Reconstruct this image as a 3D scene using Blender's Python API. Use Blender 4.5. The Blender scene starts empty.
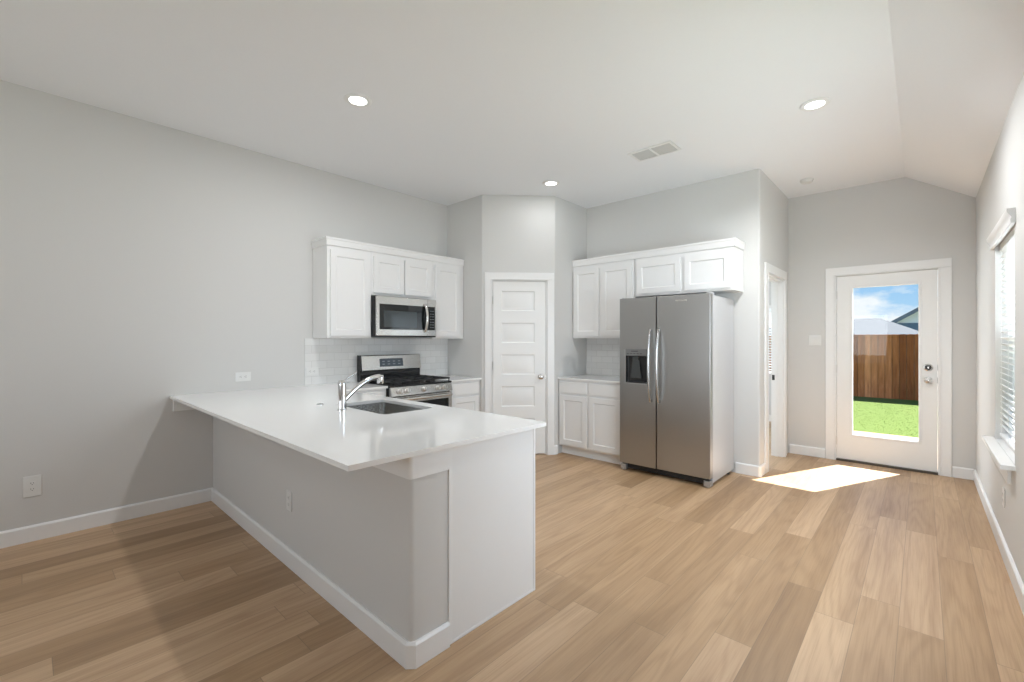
import bpy, bmesh, math, random
from mathutils import Vector, Matrix
random.seed(7)
SC = bpy.context.scene
COL = SC.collection
PI = math.pi

# ---------------------------------------------------------------- camera, sky, sun, exposure
cd = bpy.data.cameras.new('camera'); cam = bpy.data.objects.new('camera', cd); COL.objects.link(cam)
cd.sensor_fit = 'HORIZONTAL'; cd.sensor_width = 36.0
cd.lens = 446.64 / 1024 * 36.0
cd.shift_y = -(341 - 339.4) / 1024
cd.clip_start = 0.05; cd.clip_end = 300
cam.location = (0, 0, 1.36); cam.rotation_euler = (PI / 2, 0, 0.7424)
SC.camera = cam

vs = SC.view_settings
vs.view_transform = 'Standard'; vs.look = 'None'; vs.gamma = 1.0; vs.use_curve_mapping = False
vs.exposure = 0.0
SC.cycles.use_denoising = True
SC.cycles.max_bounces = 10
SC.cycles.diffuse_bounces = 6
SC.cycles.sample_clamp_indirect = 6.0
SC.cycles.caustics_reflective = False
SC.cycles.caustics_refractive = False


class NT:
    """small node-tree helper"""
    def __init__(s, tree): s.t = tree; s.n = tree.nodes; s.l = tree.links
    def new(s, typ, **kw):
        n = s.n.new(typ)
        for k, v in kw.items(): setattr(n, k, v)
        return n
    def link(s, a, b): s.l.new(a, b)
    def put(s, sock, v):
        if hasattr(v, 'is_linked') or isinstance(v, bpy.types.NodeSocket): s.l.new(v, sock)
        else: sock.default_value = v
    def math(s, op, a, b=None, c=None, clamp=False):
        n = s.new('ShaderNodeMath', operation=op); n.use_clamp = clamp
        s.put(n.inputs[0], a)
        if b is not None: s.put(n.inputs[1], b)
        if c is not None: s.put(n.inputs[2], c)
        return n.outputs[0]
    def mix(s, f, a, b, blend='MIX'):
        n = s.new('ShaderNodeMix', data_type='RGBA', blend_type=blend)
        s.put(n.inputs[0], f); s.put(n.inputs[6], a); s.put(n.inputs[7], b)
        return n.outputs[2]
    def ramp(s, f, stops):
        n = s.new('ShaderNodeValToRGB'); s.put(n.inputs[0], f)
        e = n.color_ramp.elements
        while len(e) < len(stops): e.new(0.5)
        for i, (p, c) in enumerate(stops):
            e[i].position = p; e[i].color = (c, c, c, 1) if not hasattr(c, '__len__') else tuple(c)[:3] + (1,)
        return n.outputs[0]
    def noise(s, vec, scale, detail=3, rough=0.55, out=0):
        n = s.new('ShaderNodeTexNoise'); n.inputs['Scale'].default_value = scale
        n.inputs['Detail'].default_value = detail; n.inputs['Roughness'].default_value = rough
        if vec is not None: s.put(n.inputs['Vector'], vec)
        return n.outputs[out]


def build_world():
    w = bpy.data.worlds.new('sky'); SC.world = w; w.use_nodes = True
    g = NT(w.node_tree); g.n.clear()
    out = g.new('ShaderNodeOutputWorld'); bg = g.new('ShaderNodeBackground')
    tc = g.new('ShaderNodeTexCoord')
    sx = g.new('ShaderNodeSeparateXYZ'); g.link(tc.outputs['Generated'], sx.inputs[0])
    z = sx.outputs[2]
    blue = g.ramp(z, [(0.0, (0.40, 0.47, 0.53)), (0.06, (0.23, 0.38, 0.53)), (0.14, (0.15, 0.31, 0.51)), (0.6, (0.11, 0.24, 0.48))])
    mp = g.new('ShaderNodeMapping'); g.link(tc.outputs['Generated'], mp.inputs[0])
    mp.inputs['Scale'].default_value = (1.0, 1.0, 2.2); mp.inputs['Location'].default_value = (0.37, 0.1, 0.02)
    n1 = g.noise(mp.outputs[0], 7.0, 7, 0.58)
    low = g.math('MULTIPLY_ADD', z, -3.2, 0.335)
    low = g.math('MAXIMUM', low, -0.09)
    cl = g.math('ADD', n1, low)
    cl = g.ramp(cl, [(0.53, 0.0), (0.66, 1.0)])
    shade = g.noise(mp.outputs[0], 16.0, 5, 0.6)
    white = g.mix(shade, (0.44, 0.49, 0.53, 1), (0.62, 0.62, 0.62, 1))
    col = g.mix(cl, blue, white)
    g.put(bg.inputs[0], col); bg.inputs[1].default_value = 1.9
    g.link(bg.outputs[0], out.inputs[0])


build_world()


def lamp(name, kind, loc, power, color=(1, 1, 1), aim=None, **kw):
    d = bpy.data.lights.new(name, kind); d.energy = power; d.color = color
    for k, v in kw.items(): setattr(d, k, v)
    o = bpy.data.objects.new(name, d); COL.objects.link(o); o.location = loc
    if aim is not None:
        o.rotation_euler = Vector(aim).to_track_quat('-Z', 'Y').to_euler()
    return o


lamp('sun', 'SUN', (3, 12, 14), 26.0, (1.0, 0.99, 0.97), (-0.35, -0.775, -1.0), angle=0.009)
# fill area lamps added at window openings to brighten the room
FILL_TINT = (0.79, 0.905, 1.0)
lamp('window_fill', 'AREA', (0.392, 2.45, 1.27), 36, FILL_TINT, (-1, 0.60, 0.0), shape='RECTANGLE', size=1.5, size_y=1.2, spread=math.radians(160))
lamp('window_fill', 'AREA', (-2.0, -3.61, 1.5), 59, (0.95, 0.975, 1.0), (0, 1, 1.0), shape='RECTANGLE', size=2.6, size_y=1.6)
lamp('window_fill', 'AREA', (0.585, 4.20, 1.68), 14, FILL_TINT, (-1, 0, 0), shape='RECTANGLE', size=0.62, size_y=0.86)  # extra fill added behind the glass of the blind-covered window
lamp('window_fill', 'AREA', (-4.44, 5.86, 1.50), 95, FILL_TINT, (1, -0.10, 0.05), shape='RECTANGLE', size=1.2, size_y=1.4)

# ---------------------------------------------------------------- materials
MATS = {}


def base_mat(name):
    m = bpy.data.materials.new(name); m.use_nodes = True
    g = NT(m.node_tree); b = m.node_tree.nodes['Principled BSDF']
    MATS[name] = m
    return m, g, b


def plain(name, col, rough=0.5, metal=0.0, bump=0.0, bscale=200.0, var=0.0, coat=0.0, spec=None):
    m, g, b = base_mat(name)
    b.inputs['Roughness'].default_value = rough; b.inputs['Metallic'].default_value = metal
    tc = g.new('ShaderNodeTexCoord')
    n = g.noise(tc.outputs['Object'], bscale, 3)
    k = 1.0 - var
    c = g.mix(n, tuple(x * k for x in col) + (1,), tuple(min(1, x * (1 + var)) for x in col) + (1,))
    g.put(b.inputs['Base Color'], c)
    if coat: b.inputs['Coat Weight'].default_value = coat; b.inputs['Coat Roughness'].default_value = 0.08
    if spec is not None: b.inputs['Specular IOR Level'].default_value = spec
    if bump:
        bp = g.new('ShaderNodeBump'); bp.inputs['Strength'].default_value = bump; bp.inputs['Distance'].default_value = 0.002
        g.put(bp.inputs['Height'], n); g.link(bp.outputs[0], b.inputs['Normal'])
    return m


WALL = plain('wall_paint', (0.63, 0.625, 0.61), 0.75, bump=0.12, bscale=90, var=0.01)
CEIL = plain('ceiling_paint', (0.845, 0.855, 0.875), 0.85, bump=0.15, bscale=70, var=0.01)
TRIM = plain('white_trim_paint', (0.80, 0.80, 0.795), 0.35, var=0.01, bscale=40)
CAB = plain('cabinet_paint', (0.78, 0.78, 0.775), 0.34, var=0.008, bscale=30)
DOORW = plain('door_paint', (0.80, 0.80, 0.79), 0.4, var=0.01, bscale=30)
QUARTZ = plain('white_quartz', (0.83, 0.83, 0.82), 0.07, var=0.015, bscale=60)
PLASTIC = plain('white_plastic', (0.74, 0.74, 0.725), 0.35, var=0.005)
BLINDW = plain('blind_white', (0.82, 0.82, 0.81), 0.45, var=0.01)
CORD = plain('blind_cord', (0.75, 0.75, 0.73), 0.8)
BLACK = plain('black_enamel', (0.012, 0.012, 0.013), 0.22, var=0.1)
IRON = plain('cast_iron', (0.02, 0.021, 0.023), 0.45, bump=0.2, bscale=300, var=0.1)
BLKPL = plain('black_plastic', (0.02, 0.02, 0.021), 0.4, var=0.1)
GLASSB = plain('black_glass', (0.01, 0.012, 0.013), 0.05, var=0.05)
WINDOWG = plain('oven_window_glass', (0.045, 0.055, 0.06), 0.06, var=0.05)
DISPL = plain('display_grey', (0.10, 0.12, 0.14), 0.15, var=0.1)
MARKS = plain('panel_marks', (0.26, 0.29, 0.32), 0.5)
CHROME = plain('chrome', (0.82, 0.82, 0.83), 0.07, 1.0)
NICKEL = plain('satin_nickel', (0.62, 0.60, 0.57), 0.25, 1.0)
ZINC = plain('grey_bracket', (0.45, 0.45, 0.45), 0.4, 0.8)
SLOT = plain('slot_dark', (0.05, 0.05, 0.05), 0.6)
VENTG = plain('vent_grey', (0.60, 0.60, 0.59), 0.6)
DARKHOLE = plain('duct_dark', (0.12, 0.12, 0.12), 0.8)
FRSIDE = plain('fridge_side_grey', (0.60, 0.60, 0.61), 0.38, 0.35, bump=0.25, bscale=350, var=0.05)
BRONZE = plain('threshold_bronze', (0.09, 0.075, 0.06), 0.45, 0.5)
CONC = plain('patio_concrete', (0.62, 0.61, 0.59), 0.85, bump=0.3, bscale=60, var=0.05)
SIDING = plain('light_siding', (0.84, 0.86, 0.87), 0.7, var=0.05, bscale=5)
SIDEBLUE = plain('blue_grey_siding', (0.11, 0.17, 0.25), 0.7, var=0.05, bscale=5)
FASCIA = plain('dark_fascia', (0.13, 0.16, 0.20), 0.6, var=0.05)
ROOFS = plain('grey_shingles', (0.112, 0.118, 0.126), 0.9, bump=0.4, bscale=30, var=0.10, spec=0.05)
DARKIN = plain('pantry_dark', (0.05, 0.05, 0.05), 0.8)


def steel_mat(name, col, rough, axis_scale):
    m, g, b = base_mat(name)
    b.inputs['Metallic'].default_value = 1.0
    tc = g.new('ShaderNodeTexCoord'); mp = g.new('ShaderNodeMapping')
    g.link(tc.outputs['Object'], mp.inputs[0]); mp.inputs['Scale'].default_value = axis_scale
    n = g.noise(mp.outputs[0], 60.0, 4, 0.7)
    g.put(b.inputs['Base Color'], g.mix(n, tuple(x * 0.93 for x in col) + (1,), tuple(x * 1.05 for x in col) + (1,)))
    g.put(b.inputs['Roughness'], g.math('MULTIPLY_ADD', n, 0.10, rough - 0.05))
    bp = g.new('ShaderNodeBump'); bp.inputs['Strength'].default_value = 0.015; bp.inputs['Distance'].default_value = 0.001
    g.put(bp.inputs['Height'], n); g.link(bp.outputs[0], b.inputs['Normal'])
    return m


KNOB = plain('knob_satin', (0.72, 0.71, 0.69), 0.3, 0.85)
STEEL = steel_mat('brushed_steel', (0.60, 0.585, 0.56), 0.26, (0.6, 8, 14))
FRSTEEL = steel_mat('fridge_steel', (0.42, 0.417, 0.41), 0.30, (0.6, 8, 14))
HANDLE = steel_mat('handle_steel', (0.50, 0.495, 0.485), 0.24, (8, 8, 0.6))
SINKS = steel_mat('sink_steel', (0.42, 0.415, 0.40), 0.27, (6, 1, 6))


def emit_mat(name, col, strength):
    m, g, b = base_mat(name)
    b.inputs['Base Color'].default_value = (0.8, 0.8, 0.8, 1)
    b.inputs['Emission Color'].default_value = col + (1,); b.inputs['Emission Strength'].default_value = strength
    return m


LENS = emit_mat('lamp_lens', (1.0, 0.98, 0.95), 6.0)


def glass_mat():
    m, g, b = base_mat('window_glass')
    g.n.remove(b)
    out = [n for n in g.n if n.type == 'OUTPUT_MATERIAL'][0]
    tr = g.new('ShaderNodeBsdfTransparent'); tr.inputs[0].default_value = (0.96, 0.97, 0.97, 1)
    gl = g.new('ShaderNodeBsdfGlossy'); gl.inputs['Roughness'].default_value = 0.02
    fr = g.new('ShaderNodeFresnel'); fr.inputs[0].default_value = 1.45
    mx = g.new('ShaderNodeMixShader')
    geo = g.new('ShaderNodeNewGeometry')
    g.put(mx.inputs[0], g.math('MULTIPLY', fr.outputs[0], g.math('SUBTRACT', 1.0, geo.outputs['Backfacing']))); g.link(tr.outputs[0], mx.inputs[1]); g.link(gl.outputs[0], mx.inputs[2])
    g.link(mx.outputs[0], out.inputs[0])
    return m


GLASS = glass_mat()


def floor_mat():
    m, g, b = base_mat('oak_planks')
    tc = g.new('ShaderNodeTexCoord'); s = g.new('ShaderNodeSeparateXYZ'); g.link(tc.outputs['Object'], s.inputs[0])
    x, y = s.outputs[0], s.outputs[1]
    W, L = 0.1565, 1.45
    u = g.math('DIVIDE', g.math('ADD', x, 0.239 + W * 60), W)
    row = g.math('FLOOR', u); fu = g.math('FRACT', u)
    wn = g.new('ShaderNodeTexWhiteNoise', noise_dimensions='1D'); g.put(wn.inputs['W'], row)
    v = g.math('DIVIDE', g.math('ADD', g.math('ADD', y, 40.0), g.math('MULTIPLY', wn.outputs[0], 7.31)), L)
    idx = g.math('FLOOR', v); fv = g.math('FRACT', v)
    cx = g.new('ShaderNodeCombineXYZ'); g.put(cx.inputs[0], row); g.put(cx.inputs[1], idx)
    w2 = g.new('ShaderNodeTexWhiteNoise', noise_dimensions='2D'); g.put(w2.inputs['Vector'], cx.outputs[0])
    pid = w2.outputs[0]
    # grain coordinates, shifted per plank
    c2 = g.new('ShaderNodeCombineXYZ')
    g.put(c2.inputs[0], g.math('MULTIPLY', x, 9.0)); g.put(c2.inputs[1], g.math('ADD', g.math('MULTIPLY', y, 0.55), g.math('MULTIPLY', pid, 57.0)))
    g.put(c2.inputs[2], g.math('MULTIPLY', pid, 31.0))
    c4 = g.new('ShaderNodeCombineXYZ')
    g.put(c4.inputs[0], g.math('MULTIPLY', x, 5.5)); g.put(c4.inputs[1], g.math('ADD', g.math('MULTIPLY', y, 0.50), g.math('MULTIPLY', pid, 57.0)))
    g.put(c4.inputs[2], g.math('MULTIPLY', pid, 31.0))
    ring = g.math('SINE', g.math('MULTIPLY', g.noise(c4.outputs[0], 1.0, 2, 0.45), 75.0))
    ring = g.math('MULTIPLY_ADD', ring, 0.5, 0.5)
    c3 = g.new('ShaderNodeCombineXYZ')
    g.put(c3.inputs[0], g.math('MULTIPLY', x, 150.0)); g.put(c3.inputs[1], g.math('MULTIPLY', y, 3.5)); g.put(c3.inputs[2], g.math('MULTIPLY', pid, 31.0))
    fine = g.noise(c3.outputs[0], 1.0, 3, 0.6)
    blotch = g.noise(c2.outputs[0], 1.1, 3, 0.5)
    col = g.ramp(pid, [(0.0, (0.325, 0.198, 0.098)), (0.22, (0.415, 0.262, 0.137)), (0.6, (0.49, 0.322, 0.182)), (1.0, (0.575, 0.39, 0.235))])
    col = g.mix(g.math('MULTIPLY', g.math('POWER', ring, 2.0), 0.38), col, g.mix(1.0, col, (0.72, 0.66, 0.60, 1), 'MULTIPLY'))
    col = g.mix(g.ramp(fine, [(0.45, 0.0), (0.75, 0.50)]), col, g.mix(1.0, col, (0.70, 0.64, 0.58, 1), 'MULTIPLY'))
    col = g.mix(g.ramp(blotch, [(0.42, 0.0), (0.72, 0.7)]), col, g.mix(1.0, col, (0.72, 0.67, 0.62, 1), 'MULTIPLY'))
    eu = g.math('MINIMUM', fu, g.math('SUBTRACT', 1.0, fu)); ev = g.math('MINIMUM', fv, g.math('SUBTRACT', 1.0, fv))
    su = g.math('LESS_THAN', eu, 0.0075); sv = g.math('LESS_THAN', ev, 0.0010)
    seam = g.math('MAXIMUM', su, sv)
    col = g.mix(g.math('MULTIPLY', seam, 0.55), col, (0.13, 0.085, 0.05, 1))
    g.put(b.inputs['Base Color'], col)
    g.put(b.inputs['Roughness'], g.math('MULTIPLY_ADD', fine, 0.14, 0.36)); b.inputs['Specular IOR Level'].default_value = 0.9
    bp = g.new('ShaderNodeBump'); bp.inputs['Strength'].default_value = 0.15; bp.inputs['Distance'].default_value = 0.001
    g.put(bp.inputs['Height'], g.math('SUBTRACT', g.math('MULTIPLY', fine, 0.4), seam)); g.link(bp.outputs[0], b.inputs['Normal'])
    return m


OAK = floor_mat()


def tile_mat(name, ax):
    m, g, b = base_mat(name)
    tc = g.new('ShaderNodeTexCoord'); s = g.new('ShaderNodeSeparateXYZ'); g.link(tc.outputs['Object'], s.inputs[0])
    c = g.new('ShaderNodeCombineXYZ'); g.put(c.inputs[0], s.outputs[ax]); g.put(c.inputs[1], s.outputs[2])
    br = g.new('ShaderNodeTexBrick'); g.link(c.outputs[0], br.inputs['Vector'])
    br.inputs['Color1'].default_value = (0.78, 0.78, 0.77, 1); br.inputs['Color2'].default_value = (0.72, 0.72, 0.71, 1)
    br.inputs['Mortar'].default_value = (0.60, 0.60, 0.585, 1)
    br.inputs['Scale'].default_value = 1.0; br.inputs['Brick Width'].default_value = 0.152; br.inputs['Row Height'].default_value = 0.0765
    br.inputs['Mortar Size'].default_value = 0.0022; br.inputs['Mortar Smooth'].default_value = 0.3
    g.put(b.inputs['Base Color'], br.outputs[0])
    g.put(b.inputs['Roughness'], g.math('MULTIPLY_ADD', br.outputs[1], 0.5, 0.12))
    bp = g.new('ShaderNodeBump'); bp.inputs['Strength'].default_value = 0.5; bp.inputs['Distance'].default_value = 0.003; bp.invert = True
    g.put(bp.inputs['Height'], br.outputs[1]); g.link(bp.outputs[0], b.inputs['Normal'])
    return m


TILE_Y = tile_mat('subway_tile_stove', 1)
TILE_X = tile_mat('subway_tile_fridge', 0)


def wood_fence_mat():
    m, g, b = base_mat('fence_wood')
    tc = g.new('ShaderNodeTexCoord'); s = g.new('ShaderNodeSeparateXYZ'); g.link(tc.outputs['Object'], s.inputs[0])
    idx = g.math('FLOOR', g.math('DIVIDE', s.outputs[0], 0.145))
    wn = g.new('ShaderNodeTexWhiteNoise', noise_dimensions='1D'); g.put(wn.inputs['W'], idx)
    c = g.new('ShaderNodeCombineXYZ'); g.put(c.inputs[0], g.math('MULTIPLY', s.outputs[0], 16.0))
    g.put(c.inputs[1], g.math('MULTIPLY', s.outputs[1], 22.0)); g.put(c.inputs[2], g.math('MULTIPLY', s.outputs[2], 1.6))
    n = g.noise(c.outputs[0], 1.4, 5, 0.65)
    col = g.ramp(wn.outputs[0], [(0.0, (0.30, 0.095, 0.034)), (0.45, (0.56, 0.205, 0.080)), (1.0, (0.90, 0.38, 0.17))])
    fe = g.math('FRACT', g.math('DIVIDE', s.outputs[0], 0.145))
    edge = g.math('LESS_THAN', g.math('MINIMUM', fe, g.math('SUBTRACT', 1.0, fe)), 0.045)
    col = g.mix(g.ramp(n, [(0.3, 0.0), (0.75, 0.85)]), col, g.mix(1.0, col, (0.42, 0.36, 0.30, 1), 'MULTIPLY'))
    col = g.mix(g.math('MULTIPLY', edge, 0.75), col, (0.05, 0.022, 0.012, 1))
    g.put(b.inputs['Base Color'], col); b.inputs['Roughness'].default_value = 0.9; b.inputs['Specular IOR Level'].default_value = 0.1
    return m


FENCE = wood_fence_mat()


def lawn_mat():
    m, g, b = base_mat('lawn_soil_green')
    tc = g.new('ShaderNodeTexCoord')
    n = g.noise(tc.outputs['Object'], 6.0, 6, 0.7)
    g.put(b.inputs['Base Color'], g.mix(n, (0.080, 0.118, 0.027, 1), (0.105, 0.142, 0.036, 1)))
    b.inputs['Roughness'].default_value = 0.9; b.inputs['Specular IOR Level'].default_value = 0.05
    return m


LAWN = lawn_mat()
BLADE = plain('grass_blade', (0.105, 0.150, 0.036), 0.8, var=0.12, bscale=3, spec=0.05)

# ---------------------------------------------------------------- mesh helpers


class MB:
    def __init__(s): s.bm = bmesh.new()
    def face(s, pts):
        try: return s.bm.faces.new([s.bm.verts.new(p) for p in pts])
        except ValueError: return None
    def box(s, x0, x1, y0, y1, z0, z1):
        v = [s.bm.verts.new(p) for p in ((x0, y0, z0), (x1, y0, z0), (x1, y1, z0), (x0, y1, z0), (x0, y0, z1), (x1, y0, z1), (x1, y1, z1), (x0, y1, z1))]
        for f in ((0, 3, 2, 1), (4, 5, 6, 7), (0, 1, 5, 4), (1, 2, 6, 5), (2, 3, 7, 6), (3, 0, 4, 7)):
            s.bm.faces.new([v[i] for i in f])
        return s
    def prism(s, poly, z0, z1):
        a = [s.bm.verts.new((p[0], p[1], z0)) for p in poly]; b = [s.bm.verts.new((p[0], p[1], z1)) for p in poly]
        n = len(poly)
        s.bm.faces.new(a[::-1]); s.bm.faces.new(b)
        for i in range(n): s.bm.faces.new([a[i], a[(i + 1) % n], b[(i + 1) % n], b[i]])
        return s
    def prism_axis(s, poly, t0, t1, axis):
        """poly in the plane across axis: axis 'x' -> (y,z), 'y' -> (x,z)"""
        f = (lambda p, t: (t, p[0], p[1])) if axis == 'x' else (lambda p, t: (p[0], t, p[1]))
        a = [s.bm.verts.new(f(p, t0)) for p in poly]; b = [s.bm.verts.new(f(p, t1)) for p in poly]
        n = len(poly)
        s.bm.faces.new(a[::-1]); s.bm.faces.new(b)
        for i in range(n): s.bm.faces.new([a[i], a[(i + 1) % n], b[(i + 1) % n], b[i]])
        return s
    def lathe(s, prof, origin=(0, 0, 0), axis=(0, 0, 1), seg=24):
        """prof: list of (radius, height) along axis"""
        ax = Vector(axis).normalized(); q = Vector((0, 0, 1)).rotation_difference(ax); o = Vector(origin)
        rings = []
        for r, h in prof:
            if r < 1e-6: rings.append([s.bm.verts.new(o + q @ Vector((0, 0, h)))])
            else: rings.append([s.bm.verts.new(o + q @ Vector((r * math.cos(2 * PI * k / seg), r * math.sin(2 * PI * k / seg), h))) for k in range(seg)])
        for a, b in zip(rings, rings[1:]):
            if len(a) == 1 and len(b) == 1: continue
            for k in range(seg):
                k2 = (k + 1) % seg
                if len(a) == 1: s.bm.faces.new([a[0], b[k], b[k2]])
                elif len(b) == 1: s.bm.faces.new([a[k], a[k2], b[0]])
                else: s.bm.faces.new([a[k], a[k2], b[k2], b[k]])
        if len(rings[0]) > 1: s.bm.faces.new(rings[0][::-1])
        if len(rings[-1]) > 1: s.bm.faces.new(rings[-1])
        return s
    def cyl(s, p0, p1, r, seg=20):
        d = Vector(p1) - Vector(p0)
        return s.lathe([(r, 0), (r, d.length)], p0, d, seg)
    def tube(s, pts, r, seg=12, sx=1.0, sy=1.0, up=(0, 0, 1)):
        """swept tube; r number or list; elliptical with sx (side) and sy (normal)"""
        pts = [Vector(p) for p in pts]; n = len(pts)
        rs = r if hasattr(r, '__len__') else [r] * n
        rings = []
        for i, p in enumerate(pts):
            t = (pts[min(i + 1, n - 1)] - pts[max(i - 1, 0)]).normalized()
            u = Vector(up)
            side = t.cross(u)
            if side.length < 1e-4: side = t.cross(Vector((1, 0, 0)))
            side.normalize(); nn = side.cross(t).normalized()
            rings.append([s.bm.verts.new(p + side * rs[i] * sx * math.cos(2 * PI * k / seg) + nn * rs[i] * sy * math.sin(2 * PI * k / seg)) for k in range(seg)])
        for a, b in zip(rings, rings[1:]):
            for k in range(seg): s.bm.faces.new([a[k], a[(k + 1) % seg], b[(k + 1) % seg], b[k]])
        s.bm.faces.new(rings[0][::-1]); s.bm.faces.new(rings[-1])
        return s
    def slab(s, x0, x1, z0, z1, yf, t, panels, rec=0.008, slope=0.008, raised=None):
        """door slab facing -y at yf with recessed panels (px0,px1,pz0,pz1)"""
        xs = sorted({x0, x1} | {p[0] for p in panels} | {p[1] for p in panels})
        zs = sorted({z0, z1} | {p[2] for p in panels} | {p[3] for p in panels})
        for i in range(len(xs) - 1):
            for j in range(len(zs) - 1):
                mx, mz = (xs[i] + xs[i + 1]) / 2, (zs[j] + zs[j + 1]) / 2
                if any(p[0] < mx < p[1] and p[2] < mz < p[3] for p in panels): continue
                s.face([(xs[i], yf, zs[j]), (xs[i + 1], yf, zs[j]), (xs[i + 1], yf, zs[j + 1]), (xs[i], yf, zs[j + 1])])
        def rect(p, ins, y): return [(p[0] + ins, y, p[2] + ins), (p[1] - ins, y, p[2] + ins), (p[1] - ins, y, p[3] - ins), (p[0] + ins, y, p[3] - ins)]
        for p in panels:
            loops = [rect(p, 0, yf), rect(p, slope, yf + rec)]
            if raised: loops += [rect(p, slope + raised, yf + rec), rect(p, slope + raised + 0.022, yf + rec * 0.35)]
            for a, b in zip(loops, loops[1:]):
                for k in range(4): s.face([a[k], a[(k + 1) % 4], b[(k + 1) % 4], b[k]])
            s.face(loops[-1])
        yb = yf + t
        s.face([(x0, yb, z0), (x0, yb, z1), (x1, yb, z1), (x1, yb, z0)])
        for a, b in (((x0, z0), (x1, z0)), ((x1, z0), (x1, z1)), ((x1, z1), (x0, z1)), ((x0, z1), (x0, z0))):
            s.face([(a[0], yf, a[1]), (a[0], yb, a[1]), (b[0], yb, b[1]), (b[0], yf, b[1])])
        return s
    def build(s, name, mat, parent=None, bevel=0.0, smooth=35, loc=None, seg=2, xf=None):
        bmesh.ops.remove_doubles(s.bm, verts=s.bm.verts, dist=1e-5)
        if xf is not None: bmesh.ops.transform(s.bm, matrix=xf, verts=s.bm.verts)
        bmesh.ops.recalc_face_normals(s.bm, faces=s.bm.faces)
        me = bpy.data.meshes.new(name); s.bm.to_mesh(me); s.bm.free()
        if smooth:
            for p in me.polygons: p.use_smooth = True
            me.set_sharp_from_angle(angle=math.radians(smooth))
        me.materials.append(mat)
        o = bpy.data.objects.new(name, me); COL.objects.link(o)
        if parent is not None: o.parent = parent
        if loc is not None: o.location = loc
        if bevel:
            bv = o.modifiers.new('edge_round', 'BEVEL'); bv.width = bevel; bv.segments = seg
            bv.limit_method = 'ANGLE'; bv.angle_limit = math.radians(40); bv.harden_normals = True
        return o


def box(name, mat, dims, parent=None, bevel=0.0, **kw):
    return MB().box(*dims).build(name, mat, parent, bevel, **kw)


def tag(o, label=None, cat=None, group=None, kind=None):
    if label: o['label'] = label
    if cat: o['category'] = cat
    if group: o['group'] = group
    if kind: o['kind'] = kind
    return o


def thing(name, label, cat, loc=(0, 0, 0), rz=0.0, group=None, kind=None):
    o = bpy.data.objects.new(name, None); COL.objects.link(o); o.empty_display_size = 0.1
    o.location = loc; o.rotation_euler = (0, 0, rz)
    return tag(o, label, cat, group, kind)


def struct(o, label, cat='wall'):
    return tag(o, label, cat, kind='structure')


def dup(root, loc, rz, label, group=None):
    r = root.copy(); COL.objects.link(r); r.location = loc; r.rotation_euler = (0, 0, rz); r['label'] = label
    if group: r['group'] = group
    for ch in list(root.children):
        c = ch.copy(); COL.objects.link(c); c.parent = r
        for gch in list(ch.children):
            d = gch.copy(); COL.objects.link(d); d.parent = c
    return r


def round_poly(pts, radii, n=5):
    """2D polygon with rounded corners"""
    out = []
    m = len(pts)
    for i, p in enumerate(pts):
        r = radii[i] if hasattr(radii, '__len__') else radii
        if r <= 0: out.append(tuple(p)); continue
        a = Vector(pts[i - 1]); b = Vector(p); c = Vector(pts[(i + 1) % m])
        d1 = (a - b).normalized(); d2 = (c - b).normalized()
        ang = d1.angle(d2); t = r / math.tan(ang / 2)
        p1 = b + d1 * t; p2 = b + d2 * t
        cen = b + (d1 + d2).normalized() * (r / math.sin(ang / 2))
        v1 = p1 - cen; v2 = p2 - cen
        tot = v1.angle(v2); sgn = 1 if v1.x * v2.y - v1.y * v2.x > 0 else -1
        for k in range(n + 1):
            th = sgn * tot * k / n
            out.append((cen.x + v1.x * math.cos(th) - v1.y * math.sin(th), cen.y + v1.x * math.sin(th) + v1.y * math.cos(th)))
    return out


# ---------------------------------------------------------------- room constants (metres)
XL, YP, YF, XS, YB, XR, CZ = -4.423, 3.611, 4.911, -1.181, 6.2, 0.384, 3.052
XP, XQ, YQ = -3.790, -3.193, 4.234
YREAR = -3.6
XC, ZR = -0.125, 2.728            # ceiling crease and the height where it meets the right wall
BBH, BBT = 0.108, 0.015           # baseboard
DIAG = math.atan2(YQ - YP, XQ - XP); DL = math.hypot(XQ - XP, YQ - YP)
Y2 = 8.35                         # far wall of the side room


def dg(s_, off=0.0):              # point along the diagonal pantry wall, off = in front of it
    return (XP + s_ * math.cos(DIAG) + off * math.sin(DIAG), YP + s_ * math.sin(DIAG) - off * math.cos(DIAG))


# floor
struct(box('floor', OAK, (XL - 0.12, XR + 0.12, YREAR - 0.12, Y2, -0.05, 0.0), smooth=0), 'light oak plank floor of the whole room', 'floor')
# ceiling: flat, then sloping down to the right wall
m = MB()
prof = [(XL - 0.12, CZ), (XC, CZ), (XR + 0.14, ZR - 0.14 * (CZ - ZR) / (XR - XC)), (XR + 0.14, CZ + 0.25), (XL - 0.12, CZ + 0.25)]
m.prism_axis(prof, YREAR - 0.12, YB + 0.02, 'y')
struct(m.build('ceiling', CEIL, smooth=0), 'smooth white ceiling that slopes down along the window wall', 'ceiling')

# left wall
struct(box('wall_left', WALL, (XL - 0.12, XL, YREAR - 0.12, YP + 0.1, 0, CZ), smooth=0), 'long grey painted wall behind the stove and peninsula')
# rear wall with an added window opening (behind the camera)
m = MB()
m.box(XL, -3.35, YREAR - 0.12, YREAR, 0, CZ); m.box(-0.65, XR, YREAR - 0.12, YREAR, 0, CZ)
m.box(-3.35, -0.65, YREAR - 0.12, YREAR, 0, 0.65); m.box(-3.35, -0.65, YREAR - 0.12, YREAR, 2.35, CZ)
struct(m.build('wall_rear', WALL, smooth=0), 'grey painted wall at the far end of the living area')
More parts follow.
